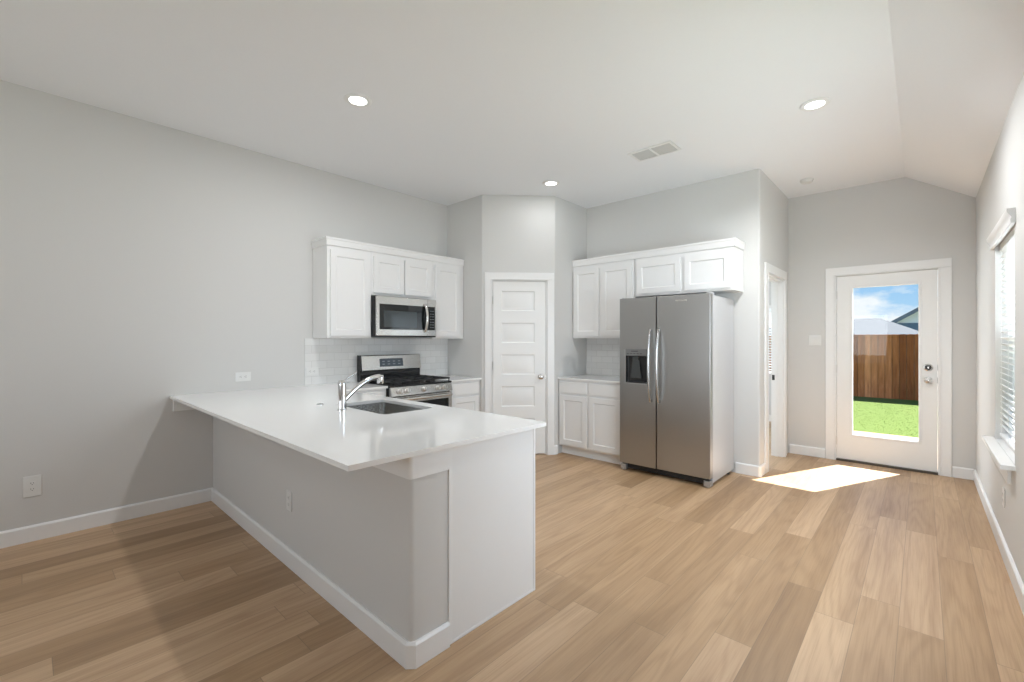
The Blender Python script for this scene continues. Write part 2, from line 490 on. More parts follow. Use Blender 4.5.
# right wall: opening of the visible window, opening of the added window
WY0, WY1, WZ0, WZ1 = 3.752, 4.655, 0.652, 2.03
VY0, VY1 = 1.65, 3.25
m = MB()
for a, b_ in ((YREAR - 0.12, VY0), (VY1, WY0), (WY1, YB + 0.12)): m.box(XR, XR + 0.14, a, b_, 0, ZR + 0.06)
m.box(XR, XR + 0.14, VY0, VY1, 0, WZ0); m.box(XR, XR + 0.14, VY0, VY1, 2.25, ZR + 0.06)
m.box(XR, XR + 0.14, WY0, WY1, 0, WZ0 - 0.001); m.box(XR, XR + 0.14, WY0, WY1, WZ1, ZR + 0.06)
struct(m.build('wall_right', WALL, smooth=0), 'grey painted wall with the blind-covered window')
# back wall with the glazed door opening
DX0, DX1, DZ1 = -0.728, 0.136, 2.085
m = MB()
m.box(XS - 0.05, DX0, YB, YB + 0.14, 0, CZ + 0.05); m.box(DX1, XR + 0.14, YB, YB + 0.14, 0, CZ + 0.05)
m.box(DX0, DX1, YB, YB + 0.14, DZ1, CZ + 0.05)
struct(m.build('wall_back', WALL, smooth=0), 'grey painted wall around the glazed patio door')
# kitchen wall behind the fridge, rounded outer corner
m = MB()
m.prism(round_poly([(XL - 0.12, YF), (XS, YF), (XS, YF + 0.12), (XL - 0.12, YF + 0.12)], [0, 0.018, 0, 0]), 0, CZ)
struct(m.build('wall_kitchen', WALL, smooth=50), 'grey painted wall behind the refrigerator')
# wall with the cased opening
OY0, OY1, OZ1 = 5.178, 5.932, 2.05
m = MB()
m.box(XS - 0.12, XS, YF + 0.12, OY0, 0, CZ); m.box(XS - 0.12, XS, OY1, YB, 0, CZ); m.box(XS - 0.12, XS, OY0, OY1, OZ1, CZ)
m.box(XS - 0.12, XS - 0.05, YB, Y2, 0, CZ)
struct(m.build('wall_side', WALL, smooth=0), 'grey painted wall holding the narrow cased opening')
# pantry walls
S0, S1 = 0.112, 0.772             # rough opening along the diagonal
T = 0.11
pin1 = (XP - 0.04, YP + T); pin2 = (XQ - T, YQ + 0.045)
m = MB()
a0, a1 = dg(S0), dg(S0, -T); b0, b1 = dg(S1), dg(S1, -T)
left_p = round_poly([(XL - 0.1, YP), (XP, YP), a0, a1, pin1, (XL - 0.1, YP + T)], [0, 0.02, 0, 0, 0, 0])
right_p = round_poly([b0, (XQ, YQ), (XQ, YF + 0.02), (XQ - T, YF + 0.02), pin2, b1], [0, 0.02, 0, 0, 0, 0])
m.prism(left_p, 0, 2.065); m.prism(right_p, 0, 2.065)
full = round_poly([(XL - 0.1, YP), (XP, YP), (XQ, YQ), (XQ, YF + 0.02), (XQ - T, YF + 0.02), pin2, pin1, (XL - 0.1, YP + T)], [0, 0.02, 0.02, 0, 0, 0, 0, 0])
m.prism(full, 2.065, CZ)
struct(m.build('wall_pantry', WALL, smooth=50), 'grey painted angled walls around the corner pantry')

# side room seen through the cased opening
m = MB()
SWX0, SWX1, SWZ0, SWZ1 = -2.75, -1.62, 0.78, 1.93
m.box(XL - 0.12, SWX0, Y2 - 0.0, Y2 + 0.12, 0, 2.75); m.box(SWX1, XS - 0.05, Y2, Y2 + 0.12, 0, 2.75)
m.box(SWX0, SWX1, Y2, Y2 + 0.12, 0, SWZ0); m.box(SWX0, SWX1, Y2, Y2 + 0.12, SWZ1, 2.75)
m.box(XL - 0.12, XL, YF + 0.12, 5.24, 0, 2.75); m.box(XL - 0.12, XL, 6.48, Y2, 0, 2.75)
m.box(XL - 0.12, XL, 5.24, 6.48, 0, 0.78); m.box(XL - 0.12, XL, 5.24, 6.48, 2.22, 2.75)  # outer wall opening added for the side room fill lamp
struct(m.build('wall_bedroom', WALL, smooth=0), 'grey wall of the side room seen through the cased opening')
struct(box('ceiling_bedroom', CEIL, (XL - 0.12, XS - 0.05, YF + 0.12, Y2 + 0.12, 2.75, 2.85), smooth=0), 'white ceiling of the side room', 'ceiling')

# peninsula knee wall
PY0, PY1, PX = 1.075, 1.27, -1.552
m = MB(); m.prism(round_poly([(XL, PY0), (PX, PY0), (PX, PY1), (XL, PY1)], [0, 0.021, 0.0, 0], 6), 0, 0.888)
struct(m.build('wall_peninsula', WALL, smooth=50), 'grey knee wall carrying the white peninsula counter')

# ---------------------------------------------------------------- baseboards and trim
def baseboard(name, path, label, h=BBH, t=BBT):
    """path: points along the wall, the room lies to the right of travel; profile with eased top"""
    pts = [Vector(p) for p in path]; n = len(pts)
    offs = []
    for i in range(n):
        ds = []
        if i > 0: ds.append((pts[i] - pts[i - 1]).normalized())
        if i < n - 1: ds.append((pts[i + 1] - pts[i]).normalized())
        ns = [Vector((d.y, -d.x)) for d in ds]
        nn = sum(ns, Vector((0, 0))).normalized()
        offs.append(nn / max(0.3, nn.dot(ns[0])))
    prof_ = [(0.0, 0.001), (t, 0.001), (t, h - 0.012), (t - 0.005, h - 0.003), (t - 0.009, h), (0.0, h)]
    mb = MB(); rings = []
    for p, o in zip(pts, offs):
        rings.append([mb.bm.verts.new((p.x + o.x * d, p.y + o.y * d, z)) for d, z in prof_])
    k = len(prof_)
    for a, b_ in zip(rings, rings[1:]):
        for i in range(k): mb.bm.faces.new([a[i], a[(i + 1) % k], b_[(i + 1) % k], b_[i]])
    mb.bm.faces.new(rings[0]); mb.bm.faces.new(rings[-1][::-1])
    return struct(mb.build(name, TRIM, smooth=25), label, 'baseboard')


E_ = 0.0005
baseboard('baseboard_left', [(XL + E_, YREAR), (XL + E_, PY0)], 'white baseboard under the long grey wall')
baseboard('baseboard_peninsula', [(XL + BBT, PY0 - E_), (PX - 0.020, PY0 - E_), (PX + E_, PY0 + 0.020), (PX + E_, PY1)], 'white baseboard around the foot of the knee wall')
baseboard('baseboard_right', [(XR - E_, YB - BBT), (XR - E_, YREAR)], 'white baseboard under the window wall')
baseboard('baseboard_back', [(0.222, YB - E_), (XR - BBT, YB - E_)], 'white baseboard between patio door and window wall')
baseboard('baseboard_entry', [(XS + BBT, YB - E_), (-0.815, YB - E_)], 'white baseboard under the light switch')
baseboard('baseboard_kitchen', [(-1.40, YF - E_), (XS - 0.012, YF - E_), (XS + E_, YF + 0.012), (XS + E_, OY0 - 0.10)], 'white baseboard beside the refrigerator')
baseboard('baseboard_pantry', [dg(0.845, E_), dg(DL - 0.016, E_), (XQ + E_, YQ + 0.016), (XQ + E_, YQ + 0.035)], 'short white baseboard at the corner of the pantry wall')
baseboard('baseboard_bedroom', [(XL, Y2 - E_), (XS - 0.12, Y2 - E_)], 'white baseboard in the side room')

# white frieze board round the top of the knee wall and cleat on the left wall
m = MB(); FT = 0.012
fr_o = round_poly([(XL + 0.03, PY0 - FT), (PX + FT, PY0 - FT), (PX + FT, PY1), (PX + E_, PY1), (PX + E_, PY0 - E_), (XL + 0.03, PY0 - E_)], [0, 0.018, 0, 0, 0.019, 0], 5)
m.prism(fr_o, 0.785, 0.8885)
struct(m.build('trim_1', TRIM, smooth=40), 'white frieze board wrapped around the top of the knee wall', 'trim')
struct(box('trim_2', TRIM, (XL + E_, XL + 0.022, 0.80, PY0 - FT - 0.001, 0.785, 0.8885), bevel=0.002), 'white cleat under the counter on the long grey wall', 'trim')


def casing(name, w0, w1, ztop, cw, label, xf, t=0.018, jamb=None, mats=TRIM):
    """flat casing with a stepped outer band, local: opening from x=w0..w1, facing -y at y=0"""
    mb = MB()
    for (x0, x1) in ((w0 - cw, w0), (w1, w1 + cw)):
        mb.box(x0, x1, -t, 0, 0, ztop)
    mb.box(w0 - cw, w1 + cw, -t, 0, ztop, ztop + cw)
    # stepped inner bead
    for (x0, x1) in ((w0 - 0.012, w0 + 0.0), (w1, w1 + 0.012)): mb.box(x0, x1, -t - 0.004, -t, 0, ztop)
    mb.box(w0 - 0.012, w1 + 0.012, -t - 0.004, -t, ztop, ztop + 0.012)
    if jamb:
        j, d = jamb
        mb.box(w0 - 0.002, w0 + j, 0, d, 0, ztop); mb.box(w1 - j, w1 + 0.002, 0, d, 0, ztop); mb.box(w0 - 0.002, w1 + 0.002, 0, d, ztop - j, ztop + 0.002)
        mb.box(w0 + j, w0 + j + 0.011, d * 0.42, d * 0.42 + 0.032, 0, ztop - j); mb.box(w1 - j - 0.011, w1 - j, d * 0.42, d * 0.42 + 0.032, 0, ztop - j)
        mb.box(w0 + j, w1 - j, d * 0.42, d * 0.42 + 0.032, ztop - j - 0.011, ztop - j)
    o = mb.build(name, mats, bevel=0.0015)
    o.matrix_world = xf
    return struct(o, label, 'trim')


def XF(x, y, rz, z=0): return Matrix.Translation((x, y, z)) @ Matrix.Rotation(rz, 4, 'Z')


casing('trim_3', DX0 + 0.004, DX1 - 0.004, DZ1 - 0.004, 0.086, 'white casing around the glazed patio door', XF(0, YB - E_, 0), jamb=None)
pd = casing('trim_4', S0 + 0.004, S1 - 0.004, 2.061, 0.082, 'white casing around the five-panel pantry door', XF(*dg(0, E_), DIAG), jamb=None)
oc = casing('trim_5', OY0, OY1, OZ1, 0.095, 'white casing and jamb of the narrow opening beside the patio door', XF(XS + E_, 0, PI / 2), jamb=(0.018, 0.121))
# strike plate on the far jamb
m = MB(); m.box(OY1 - 0.0205, OY1 - 0.018, 0.082, 0.112, 0.885, 0.945)
m.build('strike_plate', BLKPL, oc)

# ---------------------------------------------------------------- doors
# back door (glazed)
d1 = thing('door_1', 'white patio door with one tall glass pane onto the yard', 'door', (0, YB, 0), 0, kind='structure')
x0, x1 = -0.709, 0.117
gx0, gx1, gz0, gz1 = -0.580, -0.010, 0.294, 1.945
m = MB()
yf, yb = 0.006, 0.050
for (a, b_, c_, d_) in ((x0, gx0, 0.022, 2.066), (gx1, x1, 0.022, 2.066), (gx0, gx1, 0.022, gz0), (gx0, gx1, gz1, 2.066)):
    m.box(a, b_, yf, yb, c_, d_)
m.build('door_slab', DOORW, d1)
m = MB()
for (a, b_, c_, d_) in ((gx0 - 0.006, gx0 + 0.014, gz0 - 0.006, gz1 + 0.006), (gx1 - 0.014, gx1 + 0.006, gz0 - 0.006, gz1 + 0.006), (gx0 + 0.014, gx1 - 0.014, gz0 - 0.006, gz0 + 0.014), (gx0 + 0.014, gx1 - 0.014, gz1 - 0.014, gz1 + 0.006)):
    m.box(a, b_, yf - 0.007, yb + 0.008, c_, d_)
m.build('glass_frame', TRIM, d1, bevel=0.003)
MB().box(gx0 + 0.010, gx1 - 0.010, 0.026, 0.030, gz0 + 0.010, gz1 - 0.010).build('glass_pane', GLASS, d1)
m = MB()
m.box(DX0 + 0.001, x0 - 0.003, 0.0, 0.135, 0, 2.072); m.box(x1 + 0.003, DX1 - 0.001, 0.0, 0.135, 0, 2.072); m.box(DX0 + 0.001, DX1 - 0.001, 0.0, 0.135, 2.071, DZ1 - 0.001)
m.build('door_frame', TRIM, d1)
MB().box(x0 - 0.003, x1 + 0.003, -0.02, 0.13, 0.0, 0.018).build('threshold', BRONZE, d1)
m = MB(); m.lathe([(0.0, 0), (0.036, 0), (0.036, 0.008), (0.028, 0.014), (0.0, 0.014)], (0.048, yf, 1.075), (0, -1, 0), 28)
db = m.build('deadbolt', NICKEL, d1)
m = MB(); m.lathe([(0, 0), (0.027, 0), (0.025, 0.003), (0, 0.003)], (0.048, yf - 0.014, 1.075), (0, -1, 0), 24)
m.build('bolt_face', BLKPL, db)
MB().box(0.041, 0.055, yf - 0.040, yf - 0.014, 1.066, 1.084).build('thumb_turn', NICKEL, db, bevel=0.003)
m = MB(); m.lathe([(0.0, 0), (0.034, 0), (0.034, 0.006), (0.014, 0.010), (0.012, 0.03), (0.020, 0.038), (0.028, 0.052), (0.026, 0.066), (0.014, 0.073), (0, 0.074)], (0.048, yf, 0.945), (0, -1, 0), 28)
m.build('door_knob', NICKEL, d1)
MB().box(x1 - 0.002, x1 + 0.004, yf - 0.0035, yf + 0.001, 1.045, 1.105).build('bolt_strike', ZINC, d1)
MB().box(x1 - 0.002, x1 + 0.004, yf - 0.0035, yf + 0.001, 0.915, 0.975).build('latch_strike', ZINC, d1)
for hz in (0.22, 1.03, 1.86):
    m = MB(); m.cyl((x0 - 0.002, yf - 0.006, hz - 0.045), (x0 - 0.002, yf - 0.006, hz + 0.045), 0.006, 10)
    m.build('hinge', KNOB, d1)

# pantry door
d2 = thing('door_2', 'white five-panel pantry door with a round satin knob', 'door', (*dg(0, 0), 0), DIAG, kind='structure')
ps0, ps1, pz1 = 0.128, 0.750, 2.043
pan = [(0.226, 0.620, z - 0.236, z) for z in (1.930, 1.556, 1.182, 0.808, 0.434)]
m = MB(); m.slab(ps0, ps1, 0.014, pz1, 0.004, 0.036, pan, rec=0.009, slope=0.010, raised=0.012)
m.build('door_slab', DOORW, d2, smooth=20)
m = MB()
m.box(S0 + 0.001, ps0 - 0.003, 0.0, T - 0.002, 0, 2.052); m.box(ps1 + 0.003, S1 - 0.001, 0.0, T - 0.002, 0, 2.052); m.box(S0 + 0.001, S1 - 0.001, 0.0, T - 0.002, 2.049, 2.064)
m.box(ps0 - 0.003, ps0 + 0.008, 0.045, 0.075, 0, 2.049); m.box(ps1 - 0.008, ps1 + 0.003, 0.045, 0.075, 0, 2.049); m.box(ps0, ps1, 0.045, 0.075, 2.04, 2.049)
m.build('door_frame', TRIM, d2)
m = MB(); m.lathe([(0.0, 0), (0.032, 0), (0.032, 0.006), (0.013, 0.010), (0.011, 0.03), (0.020, 0.038), (0.028, 0.052), (0.026, 0.066), (0.014, 0.073), (0, 0.074)], (0.692, 0.004, 0.920), (0, -1, 0), 28)
m.build('door_knob', NICKEL, d2)
MB().box(ps1 - 0.001, ps1 + 0.003, 0.001, 0.005, 0.89, 0.95).build('latch_strike', NICKEL, d2)
for hz in (0.25, 1.05, 1.82):
    m = MB(); m.cyl((ps0 - 0.003, -0.004, hz - 0.045), (ps0 - 0.003, -0.004, hz + 0.045), 0.006, 10)
    m.build('hinge', KNOB, d2)

# ---------------------------------------------------------------- window with blind in the right wall
w1 = thing('window_1', 'white window with deep sill in the right wall', 'window', (0, 0, 0), 0, kind='structure')
xo = XR + 0.085
m = MB()
fw = 0.045
m.box(xo, xo + 0.05, WY0 + 0.001, WY0 + fw, WZ0, WZ1 - 0.001); m.box(xo, xo + 0.05, WY1 - fw, WY1 - 0.001, WZ0, WZ1 - 0.001)
m.box(xo, xo + 0.05, WY0 + fw, WY1 - fw, WZ0, WZ0 + fw); m.box(xo, xo + 0.05, WY0 + fw, WY1 - fw, WZ1 - fw, WZ1 - 0.001)
m.box(xo + 0.005, xo + 0.045, WY0 + fw, WY1 - fw, 1.31, 1.36)
m.build('window_frame', TRIM, w1, bevel=0.002)
MB().box(xo + 0.022, xo + 0.027, WY0 + fw - 0.005, WY1 - fw + 0.005, WZ0 + fw - 0.005, WZ1 - fw + 0.005).build('glass_pane', GLASS, w1)
m = MB(); m.box(XR + 0.001, xo, WY0 + 0.001, WY1 - 0.001, WZ0 - 0.0, WZ0 + 0.004); m.box(XR - 0.060, XR - 0.0005, WY0 - 0.045, WY1 + 0.09, WZ0 - 0.022, WZ0 + 0.004)
m.build('window_stool', TRIM, w1, bevel=0.004)
MB().box(XR - 0.018, XR - 0.0005, WY0 + 0.11, WY1 + 0.03, WZ0 - 0.135, WZ0 - 0.0225).build('apron', TRIM, w1, bevel=0.003)


def blind(root, w, ztop, zbot, yc, tilt, n, ladders, slat_w=0.05):
    """faux wood blind in local coords: along x from 0..w, slats centred at y=yc"""
    mb = MB()
    hr = 0.045
    mb2 = MB().box(0.0, w, yc - 0.025, yc + 0.025, ztop - hr, ztop); mb2.build('headrail', BLINDW, root, bevel=0.002)
    zs = [ztop - hr - 0.015 - i * (ztop - hr - zbot - 0.045) / n for i in range(n)]
    for z in zs:
        c_, s_ = math.cos(tilt) * slat_w / 2, math.sin(tilt) * slat_w / 2
        nx, nz = -math.sin(tilt) * 0.0014, math.cos(tilt) * 0.0014
        poly = [(yc - c_ - nx, z - s_ - nz), (yc + c_ - nx, z + s_ - nz), (yc + c_ + nx, z + s_ + nz), (yc + nx, z + nz + 0.0015), (yc - c_ + nx, z - s_ + nz)]
        mb.prism_axis(poly, 0.004, w - 0.004, 'x')
    mb.build('slats', BLINDW, root, smooth=0)
    MB().box(0.004, w - 0.004, yc - 0.025, yc + 0.025, zbot, zbot + 0.020).build('bottom_rail', BLINDW, root, bevel=0.003)
    for lx in ladders:
        mb = MB()
        for dy in (-0.026, 0.026): mb.box(lx - 0.0015, lx + 0.0015, yc + dy - 0.001, yc + dy + 0.001, zbot + 0.02, ztop - hr)
        mb.build('ladder_cord', CORD, root, smooth=0)


b1 = thing('window_blind', 'white slatted blind with a crown valance in the window above the deep sill', 'blind', (XR, WY1 - 0.006, 0), -PI / 2)
BW = WY1 - WY0 - 0.012
blind(b1, BW, WZ1 - 0.004, WZ0 + 0.03, 0.045, math.radians(-30), 31, (0.12, BW / 2, BW - 0.12))
m = MB()
vp = [(0.0 - 0.001, 2.008), (-0.020, 2.008), (-0.022, 2.030), (-0.018, 2.036), (-0.018, 2.044), (-0.026, 2.058), (-0.034, 2.070), (-0.036, 2.090), (-0.001, 2.090)]
m.prism_axis(vp, -0.095, BW + 0.055, 'x')
m.build('valance', TRIM, b1, smooth=30)

# unseen windows added along this wall and in the rear wall for fill lamps
w2 = thing('added_window_2', 'unseen wide white window added further along the window wall', 'window', (0, 0, 0), 0, kind='structure')
m = MB()
for a, b_ in ((VY0 + 0.001, VY0 + 0.05), (VY1 - 0.05, VY1 - 0.001), ((VY0 + VY1) / 2 - 0.02, (VY0 + VY1) / 2 + 0.02)): m.box(xo, xo + 0.05, a, b_, WZ0 + 0.001, 2.249)
m.box(xo, xo + 0.05, VY0 + 0.05, VY1 - 0.05, WZ0 + 0.001, WZ0 + 0.05); m.box(xo, xo + 0.05, VY0 + 0.05, VY1 - 0.05, 2.2, 2.249)
m.build('window_frame', TRIM, w2)
MB().box(xo + 0.022, xo + 0.027, VY0 + 0.04, VY1 - 0.04, WZ0 + 0.04, 2.21).build('glass_pane', GLASS, w2)
w3 = thing('added_window_3', 'unseen wide white window added in the living area end wall', 'window', (0, 0, 0), 0, kind='structure')
m = MB()
for a, b_ in ((-3.349, -3.30), (-0.70, -0.651), (-2.02, -1.98)): m.box(a, b_, YREAR - 0.1, YREAR - 0.05, 0.651, 2.349)
m.box(-3.3, -0.7, YREAR - 0.1, YREAR - 0.05, 0.651, 0.70); m.box(-3.3, -0.7, YREAR - 0.1, YREAR - 0.05, 2.30, 2.349)
m.build('window_frame', TRIM, w3)
MB().box(-3.31, -0.69, YREAR - 0.078, YREAR - 0.073, 0.69, 2.31).build('glass_pane', GLASS, w3)
# side room window
w4 = thing('window_4', 'bright window of the side room glimpsed through the cased opening', 'window', (0, 0, 0), 0, kind='structure')
m = MB()
for a, b_ in ((SWX0 + 0.001, SWX0 + 0.045), (SWX1 - 0.045, SWX1 - 0.001)): m.box(a, b_, Y2 + 0.06, Y2 + 0.11, SWZ0 + 0.001, SWZ1 - 0.001)
m.box(SWX0 + 0.045, SWX1 - 0.045, Y2 + 0.06, Y2 + 0.11, SWZ0 + 0.001, SWZ0 + 0.045); m.box(SWX0 + 0.045, SWX1 - 0.045, Y2 + 0.06, Y2 + 0.11, SWZ1 - 0.045, SWZ1 - 0.001)
m.build('window_frame', TRIM, w4)
MB().box(SWX0 + 0.04, SWX1 - 0.04, Y2 + 0.083, Y2 + 0.087, SWZ0 + 0.04, SWZ1 - 0.04).build('glass_pane', GLASS, w4)
w5 = thing('added_window_5', 'unseen white window added in the long outer wall of the side room', 'window', (0, 0, 0), 0, kind='structure')  # added, out of view, so the side room fill lamp sits in an opening
m = MB()
for a, b_ in ((5.241, 5.285), (6.435, 6.479)): m.box(XL - 0.11, XL - 0.06, a, b_, 0.781, 2.219)
m.box(XL - 0.11, XL - 0.06, 5.285, 6.435, 0.781, 0.825); m.box(XL - 0.11, XL - 0.06, 5.285, 6.435, 2.175, 2.219)
m.build('window_frame', TRIM, w5)
MB().box(XL - 0.088, XL - 0.083, 5.28, 6.44, 0.82, 2.18).build('glass_pane', GLASS, w5)
b2 = thing('window_blind', 'white slatted blind in the side room, glimpsed through the cased opening', 'blind', (SWX0 + 0.006, Y2, 0), 0)
blind(b2, SWX1 - SWX0 - 0.012, SWZ1 - 0.004, SWZ0 + 0.004, 0.03, math.radians(8), 24, (0.15, 0.97))

# ---------------------------------------------------------------- cabinets
def shaker(parent, name, x0, x1, z0, z1, yf, t=0.019, fr=0.058):
    m = MB(); m.slab(x0, x1, z0, z1, yf, t, [(x0 + fr, x1 - fr, z0 + fr, z1 - fr)], rec=0.009, slope=0.006)
    return m.build(name, CAB, parent, bevel=0.0015, smooth=20)


def flat_front(parent, name, x0, x1, z0, z1, yf, t=0.019):
    return MB().box(x0, x1, yf, yf + t, z0, z1).build(name, CAB, parent, bevel=0.002)


def upper(label, loc, rz, w, z0, z1, depth, doors, group='white upper cabinets'):
    """origin at wall-side left corner; front faces local -y"""
    t = thing('upper_cabinet', label, 'cabinet', (loc[0], loc[1], z0), rz, group)
    h = z1 - z0
    m = MB(); m.box(0, w, -depth, -0.002, 0, h); m.build('cabinet_body', CAB, t, bevel=0.0015)
    for (a, b_) in doors: shaker(t, 'door', a, b_, 0.026, h - 0.052, -depth - 0.0195)
    return t


UD = 0.31
UZ0, UZT = 1.370, 2.262
upper('tall white upper cabinet with one door, beside the microwave on the open side', (XL, 1.915), PI / 2, 0.455, UZ0, UZT, UD, [(0.026, 0.43)], None)
upper('short white two-door upper cabinet directly above the microwave', (XL, 2.371), PI / 2, 0.766, 1.812, UZT, UD, [(0.024, 0.376), (0.392, 0.742)], None)
upper('narrow white one-door upper cabinet between microwave and pantry wall', (XL, 3.138), PI / 2, 0.468, UZ0, UZT, UD, [(0.032, 0.400)], None)
upper('white two-door upper cabinet between pantry wall and refrigerator', (XQ + 0.002, YF), 0, 0.827, 1.374, UZT, UD, [(0.022, 0.376), (0.412, 0.800)], None)
upper('short wide two-door upper cabinet above the refrigerator', (-2.357, YF), 0, 1.029, 1.836, UZT, UD, [(0.030, 0.512), (0.556, 1.000)], None)


def crown(name, label, loc, rz, w, depth, left_ret, right_ret):
    """crown along the front at local y=-depth with returns"""
    prof_ = [(0.001, 0.0), (0.009, 0.0), (0.011, 0.054), (0.015, 0.060), (0.015, 0.078), (0.001, 0.078)]
    path = []
    if left_ret: path.append((0.0, -0.002, (-1, 0)))
    path.append((0.0, -depth, (-1 if left_ret else 0, -1)))
    path.append((w, -depth, (1 if right_ret else 0, -1)))
    if right_ret: path.append((w, -0.002, (1, 0)))
    mb = MB(); rings = []
    for x, y, o in path: rings.append([mb.bm.verts.new((x + o[0] * d, y + o[1] * d, z)) for d, z in prof_])
    k = len(prof_)
    for a, b_ in zip(rings, rings[1:]):
        for i in range(k): mb.bm.faces.new([a[i], a[(i + 1) % k], b_[(i + 1) % k], b_[i]])
    mb.bm.faces.new(rings[0]); mb.bm.faces.new(rings[-1][::-1])
    mb.box(0.0, w, -depth, -0.002, 0.072, 0.078)
    o = mb.build(name, CAB, None, smooth=20)
    o.location = loc; o.rotation_euler = (0, 0, rz)
    return tag(o, label, 'molding')


crown('crown_molding', 'white crown molding on top of the cabinets over the stove', (XL, 1.915, UZT - 0.012), PI / 2, 1.691, UD + 0.001, True, False)
crown('crown_molding', 'white crown molding on top of the cabinets over the refrigerator', (XQ + 0.002, YF, UZT - 0.004), 0, -1.328 - XQ - 0.002, UD + 0.001, False, True)

CT0, CT1 = 0.889, 0.910          # countertop slab


def base_cab(name, label, loc, rz, w, depth, drawers, doors, toe=True, panels=None):
    t = thing(name, label, 'cabinet', (loc[0], loc[1], 0), rz, None)
    m = MB(); tk = 0.105 if toe else 0.0
    m.box(0, w, -depth, -0.003, tk, CT0 - 0.001)
    m.build('cabinet_body', CAB, t, bevel=0.0015)
    if toe: MB().box(0.0, w, -depth + 0.062, -depth + 0.08, 0.001, tk).build('toe_kick', CAB, t)
    for (a, b_) in drawers: flat_front(t, 'drawer', a, b_, 0.735, 0.862, -depth - 0.0195)
    for (a, b_) in doors: shaker(t, 'door', a, b_, 0.128, 0.705, -depth - 0.0195)
    return t


# fridge-side base cabinet
base_cab('base_cabinet', 'white base cabinet with two drawers and two doors beside the refrigerator', (XQ + 0.004, YF), 0, 0.845, 0.605, [(0.022, 0.398), (0.432, 0.818)], [(0.022, 0.398), (0.432, 0.818)])
# stove run
base_cab('base_cabinet', 'narrow white base cabinet between stove and pantry wall', (XL, 3.140), PI / 2, 0.466, 0.600, [(0.03, 0.436)], [(0.03, 0.436)])
base_cab('base_cabinet', 'narrow white base cabinet between peninsula and stove', (XL, 1.93), PI / 2, 0.434, 0.600, [(0.03, 0.406)], [(0.03, 0.406)])

# peninsula cabinets: an open-topped carcass with fronts on the kitchen side and the finished end panel
pc = thing('peninsula_cabinet', 'long white peninsula cabinet behind the knee wall with a plain end panel', 'cabinet', (0, 0, 0), 0)
CY0, CY1, PX = PY1 + 0.001, 1.868, -1.549
m = MB()
m.box(XL + 0.003, PX - 0.02, CY0, CY0 + 0.016, 0.105, CT0 - 0.001)
m.box(XL + 0.003, PX - 0.02, CY0 + 0.016, CY1 - 0.02, 0.105, 0.123)
for xx in (XL + 0.003, -3.26, -2.32, -1.588): m.box(xx, xx + 0.018, CY0 + 0.016, CY1 - 0.02, 0.123, CT0 - 0.001)
m.box(-3.80, PX - 0.02, CY1 - 0.02, CY1, 0.862, CT0 - 0.001); m.box(-3.80, PX - 0.02, CY1 - 0.02, CY1, 0.105, 0.14)
for xx in (-3.80, -3.26, -2.34, -1.606): m.box(xx, xx + 0.036, CY1 - 0.02, CY1, 0.14, 0.862)
m.build('cabinet_body', CAB, pc)
MB().box(-3.80, PX - 0.02, CY1 - 0.08, CY1 - 0.062, 0.001, 0.105).build('toe_kick', CAB, pc)
MB().box(PX - 0.019, PX + 0.001, CY0 + 0.0205, CY1 + 0.004, 0.001, CT0 - 0.001).build('end_panel', CAB, pc, bevel=0.002)
MB().box(PX - 0.018, PX + 0.004, CY0 - 0.0005, CY0 + 0.020, 0.001, CT0 - 0.001).build('corner_strip', TRIM, pc, bevel=0.002)
MB().box(PX + 0.001, PX + 0.004, CY1 - 0.012, CY1 + 0.004, 0.001, CT0 - 0.001).build('corner_strip', TRIM, pc, bevel=0.002)
MB().box(PX + 0.001, PX + 0.004, CY0 + 0.020, CY1 - 0.012, 0.001, 0.014).build('shoe_strip', TRIM, pc, bevel=0.002)
flip = Matrix.Rotation(PI, 4, 'Z')
for (a, b_) in ((-3.74, -3.28), (-3.24, -2.80), (-2.76, -2.36), (-2.30, -1.63)):
    m = MB(); m.slab(-b_, -a, 0.128, 0.705, -CY1 - 0.0195, 0.019, [(-b_ + 0.058, -a - 0.058, 0.186, 0.647)], rec=0.009, slope=0.006)
    m.build('door', CAB, pc, bevel=0.0015, smooth=20, xf=flip)
    MB().box(a, b_, CY1 + 0.0005, CY1 + 0.0195, 0.735, 0.862).build('drawer', CAB, pc, bevel=0.002)

# countertops
SKX0, SKX1, SKY0, SKY1 = -2.985, -2.365, 1.448, 1.820
CEX, CEY0, CEY1, CFX = -1.505, 0.778, 1.918, -3.795


def counter_with_hole(poly, hole, z0, z1):
    """L-shaped slab with a sink cut-out"""
    mb = MB(); bm = mb.bm
    def loop(pts, z): return [bm.verts.new((p[0], p[1], z)) for p in pts]
    to, th = loop(poly, z1), loop(hole, z1); bo, bh = loop(poly, z0), loop(hole, z0)
    for o_, h_ in ((to, th), (bo, bh)):
        es = []
        for l in (o_, h_):
            for i in range(len(l)): es.append(bm.edges.new((l[i], l[(i + 1) % len(l)])))
        bmesh.ops.triangle_fill(bm, use_beauty=True, use_dissolve=False, edges=es)
    for a, b_ in ((to, bo), (th, bh)):
        n = len(a)
        for i in range(n): bm.faces.new([a[i], a[(i + 1) % n], b_[(i + 1) % n], b_[i]])
    return mb


